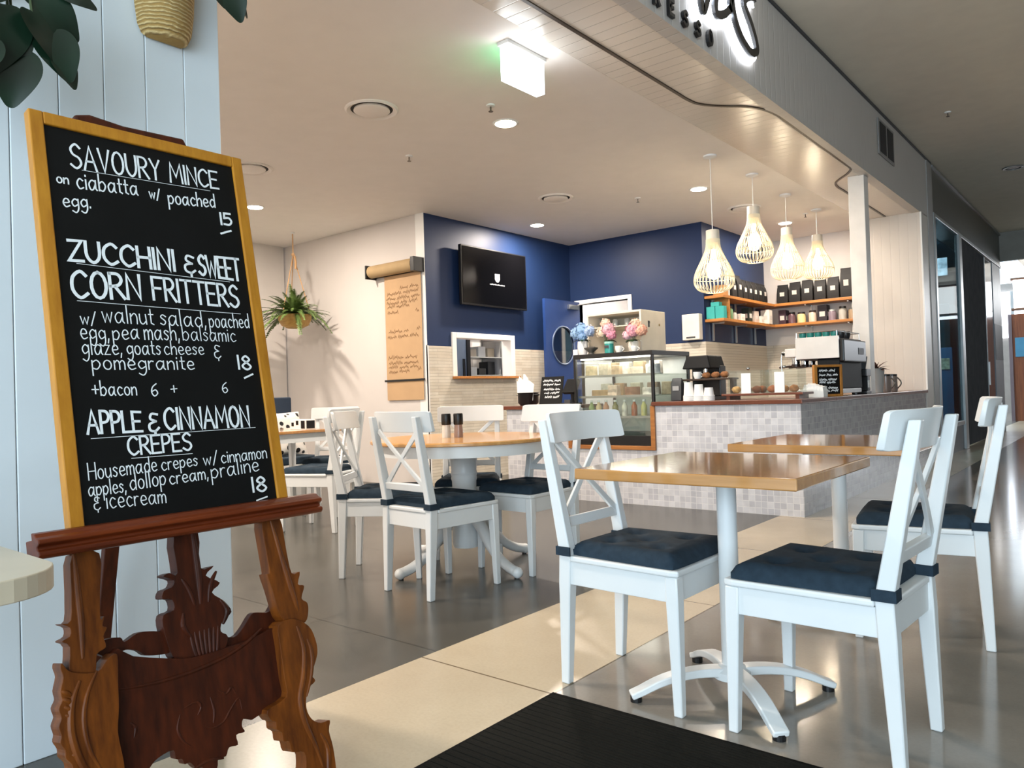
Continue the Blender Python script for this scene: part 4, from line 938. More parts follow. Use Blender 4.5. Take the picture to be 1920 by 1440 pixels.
def bouquet(x, y, z, label, cols, vr, vh, br, n, vcol, seed, cat='flowers'):
    rnd = random.Random(seed)
    t = thing('flower_vase', label, cat, (x, y, z), 0, 'flower vases on the display fridge')
    m = MB(); m.lathe([(.002, 0), (vr * .8, 0), (vr, vh * .6), (vr * .92, vh), (vr * .85, vh), (vr * .9, vh * .6), (.002, .01)], seg=20); m.build('vase', mat('vase_' + vcol[1:], vcol, .3), t, smooth=50)
    m = MB()
    for i in range(9):
        a = rnd.uniform(0, 6.28); leafpoly(m, (0, 0, vh), (math.cos(a), math.sin(a), .6), br * 1.1, br * .5, .6)
    for i in range(5): m.cyl((0, 0, .02), (rnd.uniform(-.6, .6) * br, rnd.uniform(-.4, .4) * br, vh + br), .0025, seg=5)
    m.build('leaves', mat('vase_leaf', '#2c4a2a', .5, var=.3), t)
    for i, (cx, cy, cz, rr, c) in enumerate(cols):
        m = MB(); m.sphere((cx, cy, cz), rr * .82, 10, 8); bloom(m, (cx, cy, cz), rr, n, rr * .24, rnd)
        m.build('bloom', mat('bloom_' + c[1:], c, .7, var=.25, vscale=60), t)
bouquet(-4.02, 5.94, fz1, 'pale blue hydrangea in a white vase on the fridge corner', [(0, 0, .235, .075, '#8fb3d8'), (-.075, .01, .21, .06, '#9fbfdf'), (.075, 0, .22, .062, '#a9bede'), (.01, -.02, .175, .055, '#86a8cf')], .05, .13, .1, 70, '#e9e6e4', 3)
bouquet(-3.77, 6.0, fz1, 'pink and cream flowers in a brown pot on the fridge', [(0, 0, .225, .07, '#eab3bf'), (-.07, 0, .20, .058, '#f0d9bf'), (.04, -.01, .17, .05, '#e59ab0'), (-.03, 0, .285, .05, '#f2ccb8')], .045, .11, .09, 60, '#7f6a34', 4)
bouquet(-3.52, 6.02, fz1, 'peach and pink flowers nearest the cream cabinet side', [(0, 0, .20, .075, '#eaa7b4'), (.075, .01, .195, .062, '#f2b79e'), (-.06, 0, .16, .05, '#f0c4cd'), (.03, 0, .26, .05, '#f4cdb6')], .05, .10, .09, 60, '#e6ded0', 6)
t = thing('tea_tin', 'teal cylindrical tin on the display fridge', 'tin', (-3.70, 5.895, fz1))
m = MB(); m.lathe([(.002, 0), (.042, 0), (.042, .085), (.002, .085)]); m.build('body', TEAL, t, smooth=40)
m = MB(); m.lathe([(.002, .0853), (.044, .0853), (.044, .105), (.002, .105)]); m.build('lid', mat('pale_teal', '#9fd0c4', .3), t, smooth=40)
m = MB(); m.box(-.022, .022, -.0445, -.0425, .045, .07); m.build('label', DARKG, t)
def cup(name, x, y, z, label, c, group, r=.035, h=.05, handle=True):
    t = thing(name, label, 'cup', (x, y, z), 0, group)
    m = MB(); m.lathe([(.002, 0), (r * .7, 0), (r, h * .5), (r, h), (r * .9, h), (r * .88, h * .5), (.002, .006)], seg=20); m.build('bowl', mat('cup_' + c[1:], c, .25), t, smooth=50)
    if handle:
        m = MB(); m.tube([(r * .9 + .02 * math.sin(math.pi * i / 8), 0, h * (.2 + .6 * i / 8)) for i in range(9)], .005, 6); m.build('handle', mat('cup_' + c[1:], c, .25), t, smooth=60)
    return t
cup('mug', -3.60, 5.90, fz1, 'left white mug with a dark mark on the display fridge', '#efece6', 'white mugs on the display fridge', .036, .06)
cup('mug', -3.44, 5.90, fz1, 'right white mug on the front edge of the display fridge', '#efece6', 'white mugs on the display fridge', .034, .05)
t = thing('trinket_dish', 'ornate silver trinket dish on the left front of the fridge', 'dish', (-3.90, 5.90, fz1))
m = MB(); m.lathe([(.002, 0), (.035, 0), (.02, .015), (.03, .025), (.062, .05), (.066, .062), (.055, .055), (.02, .03), (.002, .028)], seg=20); m.build('bowl', mat('ornate_silver', '#8d8a84', .35, metal=.7, bump=.6, bscale=120), t, smooth=50)
m = MB()
for i in range(9):
    a = i * .7; m.sphere((.032 * math.cos(a), .032 * math.sin(a), .058), .013, 8, 6)
m.build('beads', mat('dark_beads', '#5a5450', .4), t, smooth=60)
t = thing('price_card', 'small white card standing at the left corner of the fridge', 'card', (-4.04, 5.85, 1.346))
m = MB(); m.box(-.026, .026, -.004, .004, 0, .05); m.build('card', PAPER, t)

# ---------------------------------------------------------------- low counter left of the fridge
t = thing('napkin_pot', 'black pot holding a bunch of white napkins on the low counter', 'pot', (-4.74, 6.0, .8805))
m = MB(); m.lathe([(.002, 0), (.08, 0), (.105, .03), (.105, .12), (.11, .128), (.10, .13), (.095, .03), (.002, .012)]); m.build('pot', BLACK, t, smooth=40)
for s in (-1, 1):
    m = MB(); m.tube([(s * (.10 + .035 * math.sin(math.pi * i / 8)), -.03 + .06 * i / 8, .105) for i in range(9)], .008, 6); m.build('handle', BLACK, t, smooth=60)
m = MB(); rnd = random.Random(8)
for i in range(11):
    a = rnd.uniform(-.5, .5); x0 = -.075 + .015 * i; h = .33 - .013 * abs(i - 4) - rnd.uniform(0, .03)
    m.loft([[(x0 - .02, -.05, .05), (x0 + .02, -.05, .05), (x0 + .02, -.046, .05), (x0 - .02, -.046, .05)], [(x0 - .03 + a * .05, -.03 + .01 * i % .05, h), (x0 + .03 + a * .05, -.03, h - .04), (x0 + .03 + a * .05, -.02, h - .04), (x0 - .03 + a * .05, -.02, h)]])
m.build('napkins', PAPER, t)
t = thing('counter_chalk_sign', 'small leaning black chalk sign on the low counter', 'sign', (-4.45, 5.98, .8805), R(6))
m = MB(); m.loft([[(-.13, 0, 0), (.12, 0, 0), (.12, .012, 0), (-.13, .012, 0)], [(-.13, .07, .28), (.12, .07, .28), (.12, .082, .28), (-.13, .082, .28)]]); m.build('board', SLATE, t)
m = MB(); rnd = random.Random(2)
for i, z in enumerate((.235, .195, .15, .115, .075)): scribble(m, -.11 + .01 * i, .09, z, .020, .006, lambda a, b, h: (a, b * .25 - .001 - h, b), rnd)
m.build('chalk_writing', CHALK, t)
t = thing('card_terminal', 'black payment terminal on a stand beside the fridge', 'card terminal', (-4.20, 5.98, .8805))
m = MB(); m.box(-.09, .07, -.06, .08, 0, .02); m.bar((-.0, .04, .02), (-.0, .02, .16), .03, .03, up=(1, 0, 0)); m.build('stand', BLACK, t, bevel=.003)
m = MB(); m.loft([[(-.08, -.04, .12), (.06, -.04, .12), (.06, -.0, .10), (-.08, -.0, .10)], [(-.08, .06, .25), (.06, .06, .25), (.06, .09, .23), (-.08, .09, .23)]]); m.build('screen_unit', BLACKM, t, bevel=.004)
m = MB(); m.box(-.02, .045, -.085, -.0605, .01, .05); m.build('keypad', DARKG, t)

# ---------------------------------------------------------------- front worktop
WZ = .8955
def cupstack(x, h, label):
    t = thing('paper_cup_stack', label, 'paper cups', (x, 5.93, WZ), 0, 'upturned white paper cup stacks')
    m = MB(); m.lathe([(.002, h), (.034, h), (.046, .006), (.047, 0), (.043, 0), (.031, h - .01), (.002, h - .01)], seg=24)
    m.build('cup', PAPER, t, smooth=40)
    m = MB()
    for k in range(4): m.lathe([(.0472, .004 + .011 * k), (.0492, .008 + .011 * k), (.0470, .012 + .011 * k), (.0455, .008 + .011 * k)], seg=24)
    m.build('rims', PAPER, t, smooth=60)
cupstack(-2.945, .158, 'tallest white paper cup stack, left of the three')
cupstack(-2.852, .138, 'middle white paper cup stack of the three on the counter')
cupstack(-2.762, .108, 'shortest white paper cup stack, right of the three')
t = thing('coffee_brewer', 'black coffee brewer with an overhanging head behind the paper cups', 'coffee brewer', (-2.97, 6.28, WZ))
m = MB(); m.box(-.16, .15, -.14, .18, 0, .03); m.box(-.14, .13, .06, .18, .03, .30); m.build('body', BLACK, t, bevel=.006)
m = MB(); m.loft([[(-.14, -.14, .275), (.13, -.14, .275), (.13, .18, .275), (-.14, .18, .275)], [(-.10, -.12, .39), (.10, -.12, .39), (.10, .17, .39), (-.10, .17, .39)]]); m.build('head', BLACKM, t, bevel=.012, segs=3)
m = MB(); m.box(-.16, .30, -.15, .055, .172, .188); m.box(.285, .295, -.1, .02, .0305, .172); m.build('shelf', mat('dark_bronze', '#3a2a20', .4), t, bevel=.002)
m = MB(); m.lathe([(.002, 0), (.02, 0), (.022, -.05), (.012, -.06), (.002, -.06)], c=(.06, -.08, .274), seg=14); m.build('spout', CHROME, t, smooth=40)
cup('coffee_cup', -2.985, 6.19, WZ + .1885, 'white coffee cup on the black brewer shelf', '#f2f2ee', 'cups by the brewer', .036, .06)
for i in range(3):
    mb = MB(); rnd = random.Random(i + 20); mb.sphere((0, 0, .028), .034, 12, 8, (1.2, .9, .8)); 
    for v in mb.bm.verts: v.co += Vector((rnd.uniform(-.004, .004), rnd.uniform(-.004, .004), rnd.uniform(-.003, .003)))
    o = mb.build('muffin', mat('muffin_brown', '#8a5a34', .8, var=.3, vscale=50), None, smooth=80); o.location = (-2.90 + .085 * i, 6.19, WZ + .1885)
    tag(o, f'{ORD[i]} brown muffin from the left on the brewer shelf', 'muffin', 'muffins on the brewer shelf')
t = thing('grey_bag', 'dark grey coffee bag standing beside the fridge glass', 'bag', (-3.13, 6.09, WZ))
m = MB(); m.loft([[(-.05, -.035, 0), (.05, -.035, 0), (.05, .035, 0), (-.05, .035, 0)], [(-.05, -.03, .15), (.05, -.03, .15), (.05, .03, .15), (-.05, .03, .15)], [(-.045, -.004, .20), (.045, -.004, .20), (.045, .004, .20), (-.045, .004, .20)]]); m.build('bag', DARKG, t, bevel=.004, smooth=40)
m = MB(); m.box(-.03, .03, -.037, -.0352, .09, .13); m.build('label', mat('pale_label', '#a8a8a8', .6), t)
# pastry tray with two glass cases
t = thing('serving_tray', 'raised dark timber tray carrying two glass pastry cases', 'tray', (-2.345, 6.12, WZ))
m = MB(); m.box(-.335, .335, -.13, .13, .032, .05); m.build('board', TOPW, t, bevel=.003)
for x in (-.30, .27):
    m = MB(); m.box(x, x + .03, -.11, .11, 0, .0318); m.build('foot', TOPW, t)
TZ = WZ + .0505
def case(x, label, wcol):
    t = thing('pastry_case', label, 'pastry case', (x, 6.12, TZ), 0, 'glass pastry cases on the tray')
    m = MB(); W, D, Hh = .14, .095, .185
    for b in ((-W, W, -D, -D + .004, 0, Hh), (-W, W, D - .004, D, 0, Hh), (-W, -W + .004, -D + .004, D - .004, 0, Hh), (W - .004, W, -D + .004, D - .004, 0, Hh), (-W, W, -D, D, Hh, Hh + .005)): m.box(*b)
    m.build('glass', GLASS, t)
    m = MB(); m.sphere((0, 0, Hh + .02), .014, 10, 8); m.build('knob', CHROME, t, smooth=60)
case(-2.495, 'left glass pastry case on the timber tray', 0); case(-2.195, 'right glass pastry case on the timber tray', 0)
for i, (x, y, c) in enumerate([(-2.59, 6.09, '#c79a5c'), (-2.51, 6.13, '#a8713f'), (-2.42, 6.10, '#8f5030'), (-2.40, 6.17, '#b06a44'), (-2.29, 6.10, '#a8623c'), (-2.21, 6.14, '#c08a52'), (-2.115, 6.10, '#b87a48')]):
    mb = MB(); mb.sphere((0, 0, .03), .036, 12, 8, (1.1, .9, .82)); rnd = random.Random(i)
    for v in mb.bm.verts: v.co += Vector((rnd.uniform(-.004, .004), rnd.uniform(-.004, .004), rnd.uniform(-.003, .003)))
    o = mb.build('pastry', mat('pastry_' + c[1:], c, .7, var=.3, vscale=45), None, smooth=80); o.location = (x, y, TZ)
    side = 'left' if i < 4 else 'right'; k = i if i < 4 else i - 4
    tag(o, f'{ORD[k]} golden pastry from the left in the {side} glass case', 'pastry', 'pastries in the glass cases')
for x, s in ((-2.47, 'left'), (-2.195, 'right')):
    mb = MB(); mb.loft([[(-.04, -.006, 0), (.04, -.006, 0), (.04, .006, 0), (-.04, .006, 0)], [(-.04, -.001, .165), (.04, -.001, .165), (.04, .001, .165), (-.04, .001, .165)]])
    o = mb.build('price_sign', PAPER, None); o.location = (x, 6.005, TZ)
    tag(o, f'tall white price card in front of the {s} pastry case', 'card', 'price cards by the pastry cases')
t = thing('paper_bag_bundle', 'bundle of crumpled white paper bags at the worktop corner', 'paper bags', (-2.045, 6.42, WZ))
rnd = random.Random(12); m = MB()
for i in range(5):
    x = -.06 + .026 * i; h = .115 - .008 * abs(i - 1)
    m.loft([[(x - .03, -.05, 0), (x + .03, -.05, 0), (x + .03, .05, 0), (x - .03, .05, 0)], [(x - .035, -.05, h * .6), (x + .03, -.055, h * .55), (x + .034, .05, h * .6), (x - .03, .05, h * .6)], [(x - .02 + rnd.uniform(-.01, .01), -.045, h), (x + .02, -.04, h - .01), (x + .02, .04, h), (x - .02, .04, h - .008)]])
m.build('bags', PAPER, t)

# ---------------------------------------------------------------- espresso machine (working side faces -x)
t = thing('espresso_machine', 'black espresso machine with a white side panel on the counter end', 'espresso machine', (-2.19, 7.33, WZ))
m = MB(); m.box(-.20, .175, -.36, .36, .33, .515); m.box(-.02, .175, -.34, .34, .06, .33); m.build('body', BLACKM, t, bevel=.01)
m = MB(); m.loft([[(-.195, -.382, .335), (.183, -.382, .335), (.183, -.362, .335), (-.195, -.362, .335)], [(-.195, -.382, .53), (.183, -.382, .53), (.183, -.362, .53), (-.195, -.362, .53)]]); m.build('side_panel', mat('panel_white', '#ece8e2', .25), t, bevel=.005, label='white side panel')
m = MB(); m.box(.176, .22, -.36, .34, .30, .50); m.build('back_cover', BLACK, t, bevel=.012)
m = MB(); m.box(.2205, .223, .08, .25, .37, .43); m.build('badge', DARKG, t)
m = MB(); m.box(-.20, .17, -.33, .33, .02, .06); m.build('drip_tray', STEEL, t, bevel=.004)
for sx in (-.16, .13):
    for sy in (-.28, .28):
        m = MB(); m.cyl((sx, sy, 0), (sx, sy, .0195), .02, seg=12); m.build('foot', BLACK, t)
m = MB(); m.box(-.31, -.20, -.34, .34, .36, .44); m.build('group_hood', mat('panel_white', '#ece8e2', .25), t, bevel=.01)
for y in (-.2, .05, .25):
    m = MB(); m.cyl((-.255, y, .359), (-.255, y, .30), .034, seg=18); g = m.build('group_head', CHROME, t, smooth=40)
    m = MB(); m.cyl((-.255, y, .2995), (-.255, y, .275), .037, seg=18); m.cyl((-.29, y, .286), (-.41, y, .276), .011, .014, 10); m.build('portafilter', mat('dark_handle', '#2a1a14', .35), g, smooth=40)
m = MB(); m.tube(smooth_path([(-.31, -.30, .40), (-.345, -.31, .39), (-.35, -.315, .30), (-.34, -.32, .15)], 4), .006, 8); m.build('steam_wand', CHROME, t, smooth=60)
m = MB(); m.cyl((-.311, -.30, .40), (-.345, -.30, .40), .02, .018, 12); m.build('steam_knob', BLACK, t)
m = MB(); 
for a, b in (((-.19, -.355), (.16, -.355)), ((.16, -.355), (.16, .34)), ((.16, .34), (-.19, .34)), ((-.19, .34), (-.19, -.355))): m.cyl((a[0], a[1], .575), (b[0], b[1], .575), .005, seg=8)
for a in ((-.19, -.355), (.16, -.355), (.16, .34), (-.19, .34)): m.cyl((a[0], a[1], .515), (a[0], a[1], .575), .005, seg=8)
m.build('cup_rail', CHROME, t)
for i in range(5): cup('teal_cup', -2.342 + .069 * i, 7.03, WZ + .516, f'{ORD[i]} teal cup from the left on the espresso machine', '#2f8a80', 'teal cups on the espresso machine', .032, .062, False)
for i in range(3): cup('black_cup', -2.10 + .004 * i, 7.17 + .15 * i, WZ + .516, f'{ORD[i]} dark cup from the front along the espresso machine back', '#2b2a2c', 'dark cups on the espresso machine', .04, .075, False)
t = thing('menu_stand', 'small wood-framed black menu board in front of the espresso machine', 'menu board', (-2.02, 6.70, WZ), R(52))
m = MB(); m.box(-.155, -.125, -.016, .016, 0, .27); m.box(.095, .115, -.016, .016, 0, .27); m.box(-.125, .095, -.016, .016, 0, .02); m.box(-.125, .095, -.016, .016, .25, .27); m.build('frame', wood('menu_frame', '#9a5f22', '#c0863c', .4, 1.2, 2), t, bevel=.003)
m = MB(); m.box(-.1245, .0945, -.004, .008, .0205, .2495); m.build('board', SLATE, t)
m = MB(); rnd = random.Random(33)
for i, z in enumerate((.215, .18, .14, .115, .07, .045)): scribble(m, -.10, .075, z, .018, .006, lambda a, b, h: (a, -.0045 - h, b), rnd)
m.build('chalk_writing', CHALK, t)
t = thing('coffee_grinder', 'black coffee grinder beside the white post', 'coffee grinder', (-2.06, 7.80, WZ))
m = MB(); m.box(-.07, .07, -.07, .09, 0, .03); m.box(-.06, .06, .01, .09, .03, .20); m.box(-.07, .07, -.07, .09, .17, .24); m.build('body', BLACK, t, bevel=.006)
m = MB(); m.lathe([(.002, .2405), (.045, .2405), (.062, .34), (.064, .36), (.002, .36)], seg=20); m.build('hopper', DARKG, t, smooth=40)
m = MB(); m.box(.0605, .066, -.0, .06, .06, .13); m.build('white_label', PAPER, t)
t = thing('dried_flower_pot', 'tall grey pot with a dark dried flower beside the post', 'plant pot', (-2.07, 8.42, WZ))
m = MB(); m.lathe([(.002, 0), (.055, 0), (.075, .24), (.078, .25), (.066, .25), (.05, .02), (.002, .01)]); m.build('pot', mat('pot_grey', '#a9a7a3', .5), t, smooth=40)
m = MB(); rnd = random.Random(9)
for i in range(26):
    a = rnd.uniform(0, 6.28); e = rnd.uniform(.1, 1.3); leafpoly(m, (0, 0, .24), (math.cos(a) * math.cos(e), math.sin(a) * math.cos(e), math.sin(e)), rnd.uniform(.1, .19), .035, .25)
m.build('dried_leaves', mat('dried_brown', '#5a3a30', .7, var=.4), t)
for i, y in enumerate((8.72, 9.0)):
    t = thing('glass_jug', ('left' if not i else 'right') + ' lidded water jug near the white pier', 'jug', (-2.06, y, WZ), 0, 'water jugs by the pier')
    m = MB(); m.lathe([(.002, 0), (.05, 0), (.055, .02), (.05, .17), (.044, .17), (.048, .02), (.002, .008)]); m.build('body', mat('jug_glass', '#7d716a', .12), t, smooth=40)
    m = MB(); m.lathe([(.002, .1705), (.052, .1705), (.052, .19), (.002, .195)]); m.build('lid', BLACK, t, smooth=40)
    m = MB(); m.tube([(.045 + .045 * math.sin(math.pi * k / 8), 0, .03 + .13 * k / 8) for k in range(9)], .007, 6); m.build('handle', CHROME, t, smooth=60)
# ---------------------------------------------------------------- corner shelves with coffee bags and jars
def shelf(z, label):
    t = thing('wall_shelf', label, 'shelf', (-4.0, 10.6, z), 0, 'L-shaped timber wall shelves')
    m = MB(); x0, y0 = -4.0, 10.6
    m.box(XS + .001 - x0, -3.85 - x0, YB + .01 - y0, YR - .001 - y0, -.036, 0); m.box(-3.8495 - x0, -2.72 - x0, 10.44 - y0, YR - .001 - y0, -.036, 0)
    m.build('board', SHELFW, t, bevel=.003)
    for y in (8.95, 9.65, 10.3):
        m = MB(); m.box(XS + .0125 - x0, XS + .03 - x0, y - .015 - y0, y + .015 - y0, -.26, -.0365); m.bar((XS + .02 - x0, y - y0, -.045), (-3.93 - x0, y - y0, -.045), .02, .016); m.build('bracket', STEEL, t)
    for x in (-3.45, -2.9):
        m = MB(); m.box(x - .015 - x0, x + .015 - x0, YR - .03 - y0, YR - .0125 - y0, -.26, -.0365); m.bar((x - x0, YR - .02 - y0, -.045), (x - x0, 10.5 - y0, -.045), .02, .016); m.build('bracket', STEEL, t)
    return t
SU, SL = 2.135, 1.848
shelf(SU, 'upper L-shaped timber shelf of black coffee bags'); shelf(SL, 'lower L-shaped timber shelf of jars and boxes')
m = MB(); m.box(-4.05, -3.86, 8.94, 8.975, SL + .0005, SU - .0365)
tag(m.build('shelf_upright', SHELFW, None, bevel=.002), 'short timber upright between the two shelves, right of the teal boxes', 'upright')
LBL = mat('bag_label', '#cfcac2', .6)
BAGM = mat('black_coffee_bag', '#131212', .6, var=.3, vscale=20)
def bag(x, y, z, w, h, rz, label, lz=.5):
    t = thing('coffee_bag', label, 'coffee bag', (x, y, z), rz, 'black coffee bags on the upper shelf')
    m = MB(); d = w * .55
    def q(a, b, zz): return [(-a, -b, zz), (a, -b, zz), (a, b, zz), (-a, b, zz)]
    m.loft([q(w * .46, d * .46, 0), q(w / 2, d / 2, h * .15), q(w * .49, d * .48, h * .55), q(w * .48, d * .25, h * .82), q(w * .48, .006, h * .90), q(w * .48, .006, h)])
    m.build('bag', BAGM, t, bevel=.004, smooth=40)
    m = MB(); m.box(-w * .2, w * .2, -d * .5 - .002, -d * .5 + .004, h * (lz - .10), h * (lz + .10)); m.build('label', LBL, t)
ys = [9.28, 9.46, 9.63, 9.80, 9.97, 10.14, 10.31]
for i, y in enumerate(ys): bag(-3.96, y, SU + .0005, .15, .27 if i != 1 else .31, R(90), f'black coffee bag, {ORD[i]} from the near end of the upper shelf on the blue wall')
xs = [-3.78, -3.61, -3.44, -3.27, -3.10, -2.93]
for i, x in enumerate(xs): bag(x, 10.60, SU + .0005, .155, (.27, .29, .30, .31, .30, .40)[i], 0, f'black coffee bag, {ORD[i]} from the corner of the upper shelf on the white wall')
bag(-2.775, 10.60, SU + .0005, .14, .44, 0, 'tallest black coffee bag, at the right end of the upper shelf')
t = thing('syrup_bottle', 'bright white bottle on the upper shelf right of the nearest pendant', 'bottle', (-3.95, 9.10, SU + .0005))
m = MB(); m.lathe([(.002, 0), (.036, 0), (.036, .2), (.014, .26), (.014, .31), (.002, .31)], seg=18); m.build('body', mat('bottle_white', '#d9dcd6', .3), t, smooth=40)
m = MB(); m.lathe([(.002, .3105), (.017, .3105), (.017, .335), (.002, .335)], seg=14); m.build('cap', BLACK, t)
t = thing('cardboard_box', 'small brown cardboard box on the upper shelf below the nearest pendant', 'box', (-3.96, 8.93, SU + .0005))
m = MB(); m.box(-.06, .07, -.08, .07, 0, .13); m.build('carton', mat('cardboard', '#b5834a', .8), t, bevel=.003)
m = MB(); m.box(-.01, .02, -.0812, .0712, .1302, .1312); m.build('tape', mat('tape', '#d0b07a', .3), t)
for i in range(3):
    mb = MB(); mb.box(-.055, .055, -.045, .045, 0, .15); o = mb.build('tea_box', mat('teal_box', '#32a7a2', .5), None, bevel=.003); o.location = (-3.93, 8.815 + .0 , SL + .0005)
    o.location = (-4.03 + .118 * i if i < 2 else -3.97, 8.82, SL + .0005 if i < 2 else SL + .1512); o.scale = (1, 1, 1 if i < 2 else .35)
    tag(o, ['left teal box at the near end of the lower shelf', 'right teal box at the near end of the lower shelf', 'flat teal box lying on the two teal boxes'][i], 'box', 'teal boxes on the lower shelf')
def jar(x, y, z, r, h, c, label, lid='#5a4a3a', cat='jar', group='jars on the lower shelf'):
    t = thing('storage_jar', label, cat, (x, y, z), 0, group)
    m = MB(); m.lathe([(.002, 0), (r, 0), (r * 1.02, h * .1), (r * 1.02, h * .75), (r * .8, h * .85), (.002, h * .85)], seg=18); m.build('body', mat('jar_' + c[1:], c, .22), t, smooth=40)
    m = MB(); m.lathe([(.002, h * .8505), (r * .85, h * .8505), (r * .85, h), (.002, h)], seg=18); m.build('lid', mat('lid_' + lid[1:], lid, .4), t, smooth=40)
def box(x, y, z, w, d, h, c, label):
    t = thing('goods_box', label, 'box', (x, y, z), 0, 'boxes on the lower shelf')
    m = MB(); m.box(-w / 2, w / 2, -d / 2, d / 2, 0, h); m.build('carton', mat('carton_' + c[1:], c, .55), t, bevel=.003)
    m = MB(); m.box(-w * .3, w * .3, -d / 2 - .002, -d / 2 - .0002, h * .3, h * .6); m.box(w / 2 + .0002, w / 2 + .002, -d * .3, d * .3, h * .3, h * .6); m.build('label', LBL, t)
jar(-3.95, 9.15, SL + .0005, .045, .17, '#7fa67c', 'green jar on the lower shelf just right of the timber upright')
jar(-3.95, 9.28, SL + .0005, .04, .12, '#c9c4ba', 'pale jar second from the timber upright on the lower shelf')
box(-3.95, 9.44, SL + .0005, .12, .14, .09, '#e4ddd2', 'low white box on the lower shelf of the blue wall')
box(-3.96, 9.74, SL + .0005, .1, .12, .19, '#1c2b26', 'tall dark green box on the lower shelf of the blue wall')
box(-3.96, 9.93, SL + .0005, .12, .14, .16, '#c9b9ac', 'beige box on the lower shelf of the blue wall')
box(-3.95, 10.10, SL + .0005, .12, .1, .10, '#d9e0d6', 'pale green low box on the lower shelf near the corner')
box(-3.90, 10.27, SL + .0005, .12, .12, .19, '#efe3d6', 'cream box on the lower shelf beside the inner corner')
box(-3.78, 10.60, SL + .0005, .1, .14, .20, '#3a2430', 'dark purple box in the inner corner of the lower shelf')
jar(-3.66, 10.58, SL + .0005, .05, .16, '#6a4f56', 'plum-coloured jar next to the dark purple box', '#2c2022')
jar(-3.53, 10.58, SL + .0005, .055, .15, '#e3cf96', 'cream-yellow jar on the lower shelf of the white wall', '#2c2022')
jar(-3.38, 10.58, SL + .0005, .052, .16, '#e4c9b4', 'peach jar on the lower shelf of the white wall', '#4a3a34')
box(-3.24, 10.60, SL + .0005, .12, .14, .22, '#221a26', 'black box on the lower shelf of the white wall')
jar(-3.12, 10.57, SL + .0005, .05, .15, '#8a7b86', 'mauve jar on the lower shelf right of the black box', '#c9ccc8')
jar(-2.99, 10.58, SL + .0005, .05, .18, '#b9b6ac', 'grey jar on the lower shelf third from its right end', '#2a2a2a')
jar(-2.87, 10.58, SL + .0005, .048, .15, '#a08a6e', 'tan jar on the lower shelf second from its right end', '#8a8a86')
jar(-2.77, 10.58, SL + .0005, .042, .16, '#8a6a4a', 'brown jar at the right end of the lower shelf', '#4a2f1c')
t = thing('wall_dispenser', 'white upright box mounted on the blue wall left of the shelves', 'dispenser', (-4.235, YB - .013, 1.60))
m = MB(); m.box(-.115, .115, -.10, .0, 0, .32); m.build('case', mat('dispenser_white', '#ece4d6', .4), t, bevel=.008)
m = MB(); m.box(-.06, .06, -.1035, -.1005, .02, .04); m.build('slot', DARKG, t)

# ---------------------------------------------------------------- blue kitchen door standing open against the wall
t = thing('kitchen_door', 'open blue door with a round porthole and a closer arm', 'door', (-5.955, YB - .025, 0))
m = MB(); n = 40; W, H2, cy, cz, pr = .80, 2.24, -.405, 1.632, .255
ring = [(cy + pr * math.cos(2 * math.pi * i / n), cz + pr * math.sin(2 * math.pi * i / n)) for i in range(n)]
def sq(i):
    a = 2 * math.pi * i / n; c, s_ = math.cos(a), math.sin(a)
    k = 1e9
    if c > 1e-6: k = min(k, (0 - cy) / c)
    if c < -1e-6: k = min(k, (-W - cy) / c)
    if s_ > 1e-6: k = min(k, (H2 - cz) / s_)
    if s_ < -1e-6: k = min(k, (.008 - cz) / s_)
    return (cy + c * k, cz + s_ * k)
outer = [sq(i) for i in range(n)]
for cxy in ((0, .008), (0, H2), (-W, H2), (-W, .008)):
    j = min(range(n), key=lambda i: (outer[i][0] - cxy[0]) ** 2 + (outer[i][1] - cxy[1]) ** 2); outer[j] = cxy
V = {}
for s, x in ((0, -.02), (1, .02)):
    for i in range(n):
        V[s, 0, i] = m.bm.verts.new((x, ring[i][0], ring[i][1])); V[s, 1, i] = m.bm.verts.new((x, outer[i][0], outer[i][1]))
for i in range(n):
    j = (i + 1) % n
    for s in (0, 1): m.face([V[s, 0, i], V[s, 0, j], V[s, 1, j], V[s, 1, i]])
    m.face([V[0, 0, i], V[0, 0, j], V[1, 0, j], V[1, 0, i]]); m.face([V[0, 1, i], V[0, 1, j], V[1, 1, j], V[1, 1, i]])
m.build('leaf', mat('door_blue', '#24407a', .4, var=.03), t)
m = MB(); m.tube([(.021, a, b) for a, b in ring + ring[:1]], .011, 8, cap=False); m.build('porthole_rim', mat('rim_blue_grey', '#5a6a86', .4), t, smooth=60)
m = MB(); m.cyl((-.004, cy, cz), (.004, cy, cz), pr - .001, seg=40); m.build('porthole_glass', glass('porthole_glass', '#d6d2c8', .7), t)
m = MB(); m.box(.0205, .06, -.30, -.06, 2.13, 2.19); m.bar((.045, -.08, 2.195), (.30, .0, 2.225), .018, .012); m.build('closer', STEEL, t, bevel=.002)
t = thing('wall_cupboard', 'grey cupboard seen through the bright kitchen doorway', 'cupboard', (-5.80, 10.75, 1.75))
m = MB(); m.box(-.45, .25, -.2, .195, 0, .5); m.build('carcass', mat('cupboard_grey', '#b3aeb0', .5), t, bevel=.01)
m = MB(); m.box(-.43, -.12, -.215, -.2005, .02, .48); d = m.build('door', mat('cupboard_grey', '#b3aeb0', .5), t, bevel=.004)
m = MB(); m.box(-.16, -.145, -.23, -.2155, .05, .15); m.build('handle', STEEL, d)
m = MB(); m.box(-.09, .23, -.215, -.2005, .02, .48); d = m.build('door', mat('cupboard_grey', '#b3aeb0', .5), t, bevel=.004)
m = MB(); m.box(-.07, -.055, -.23, -.2155, .05, .15); m.build('handle', STEEL, d)

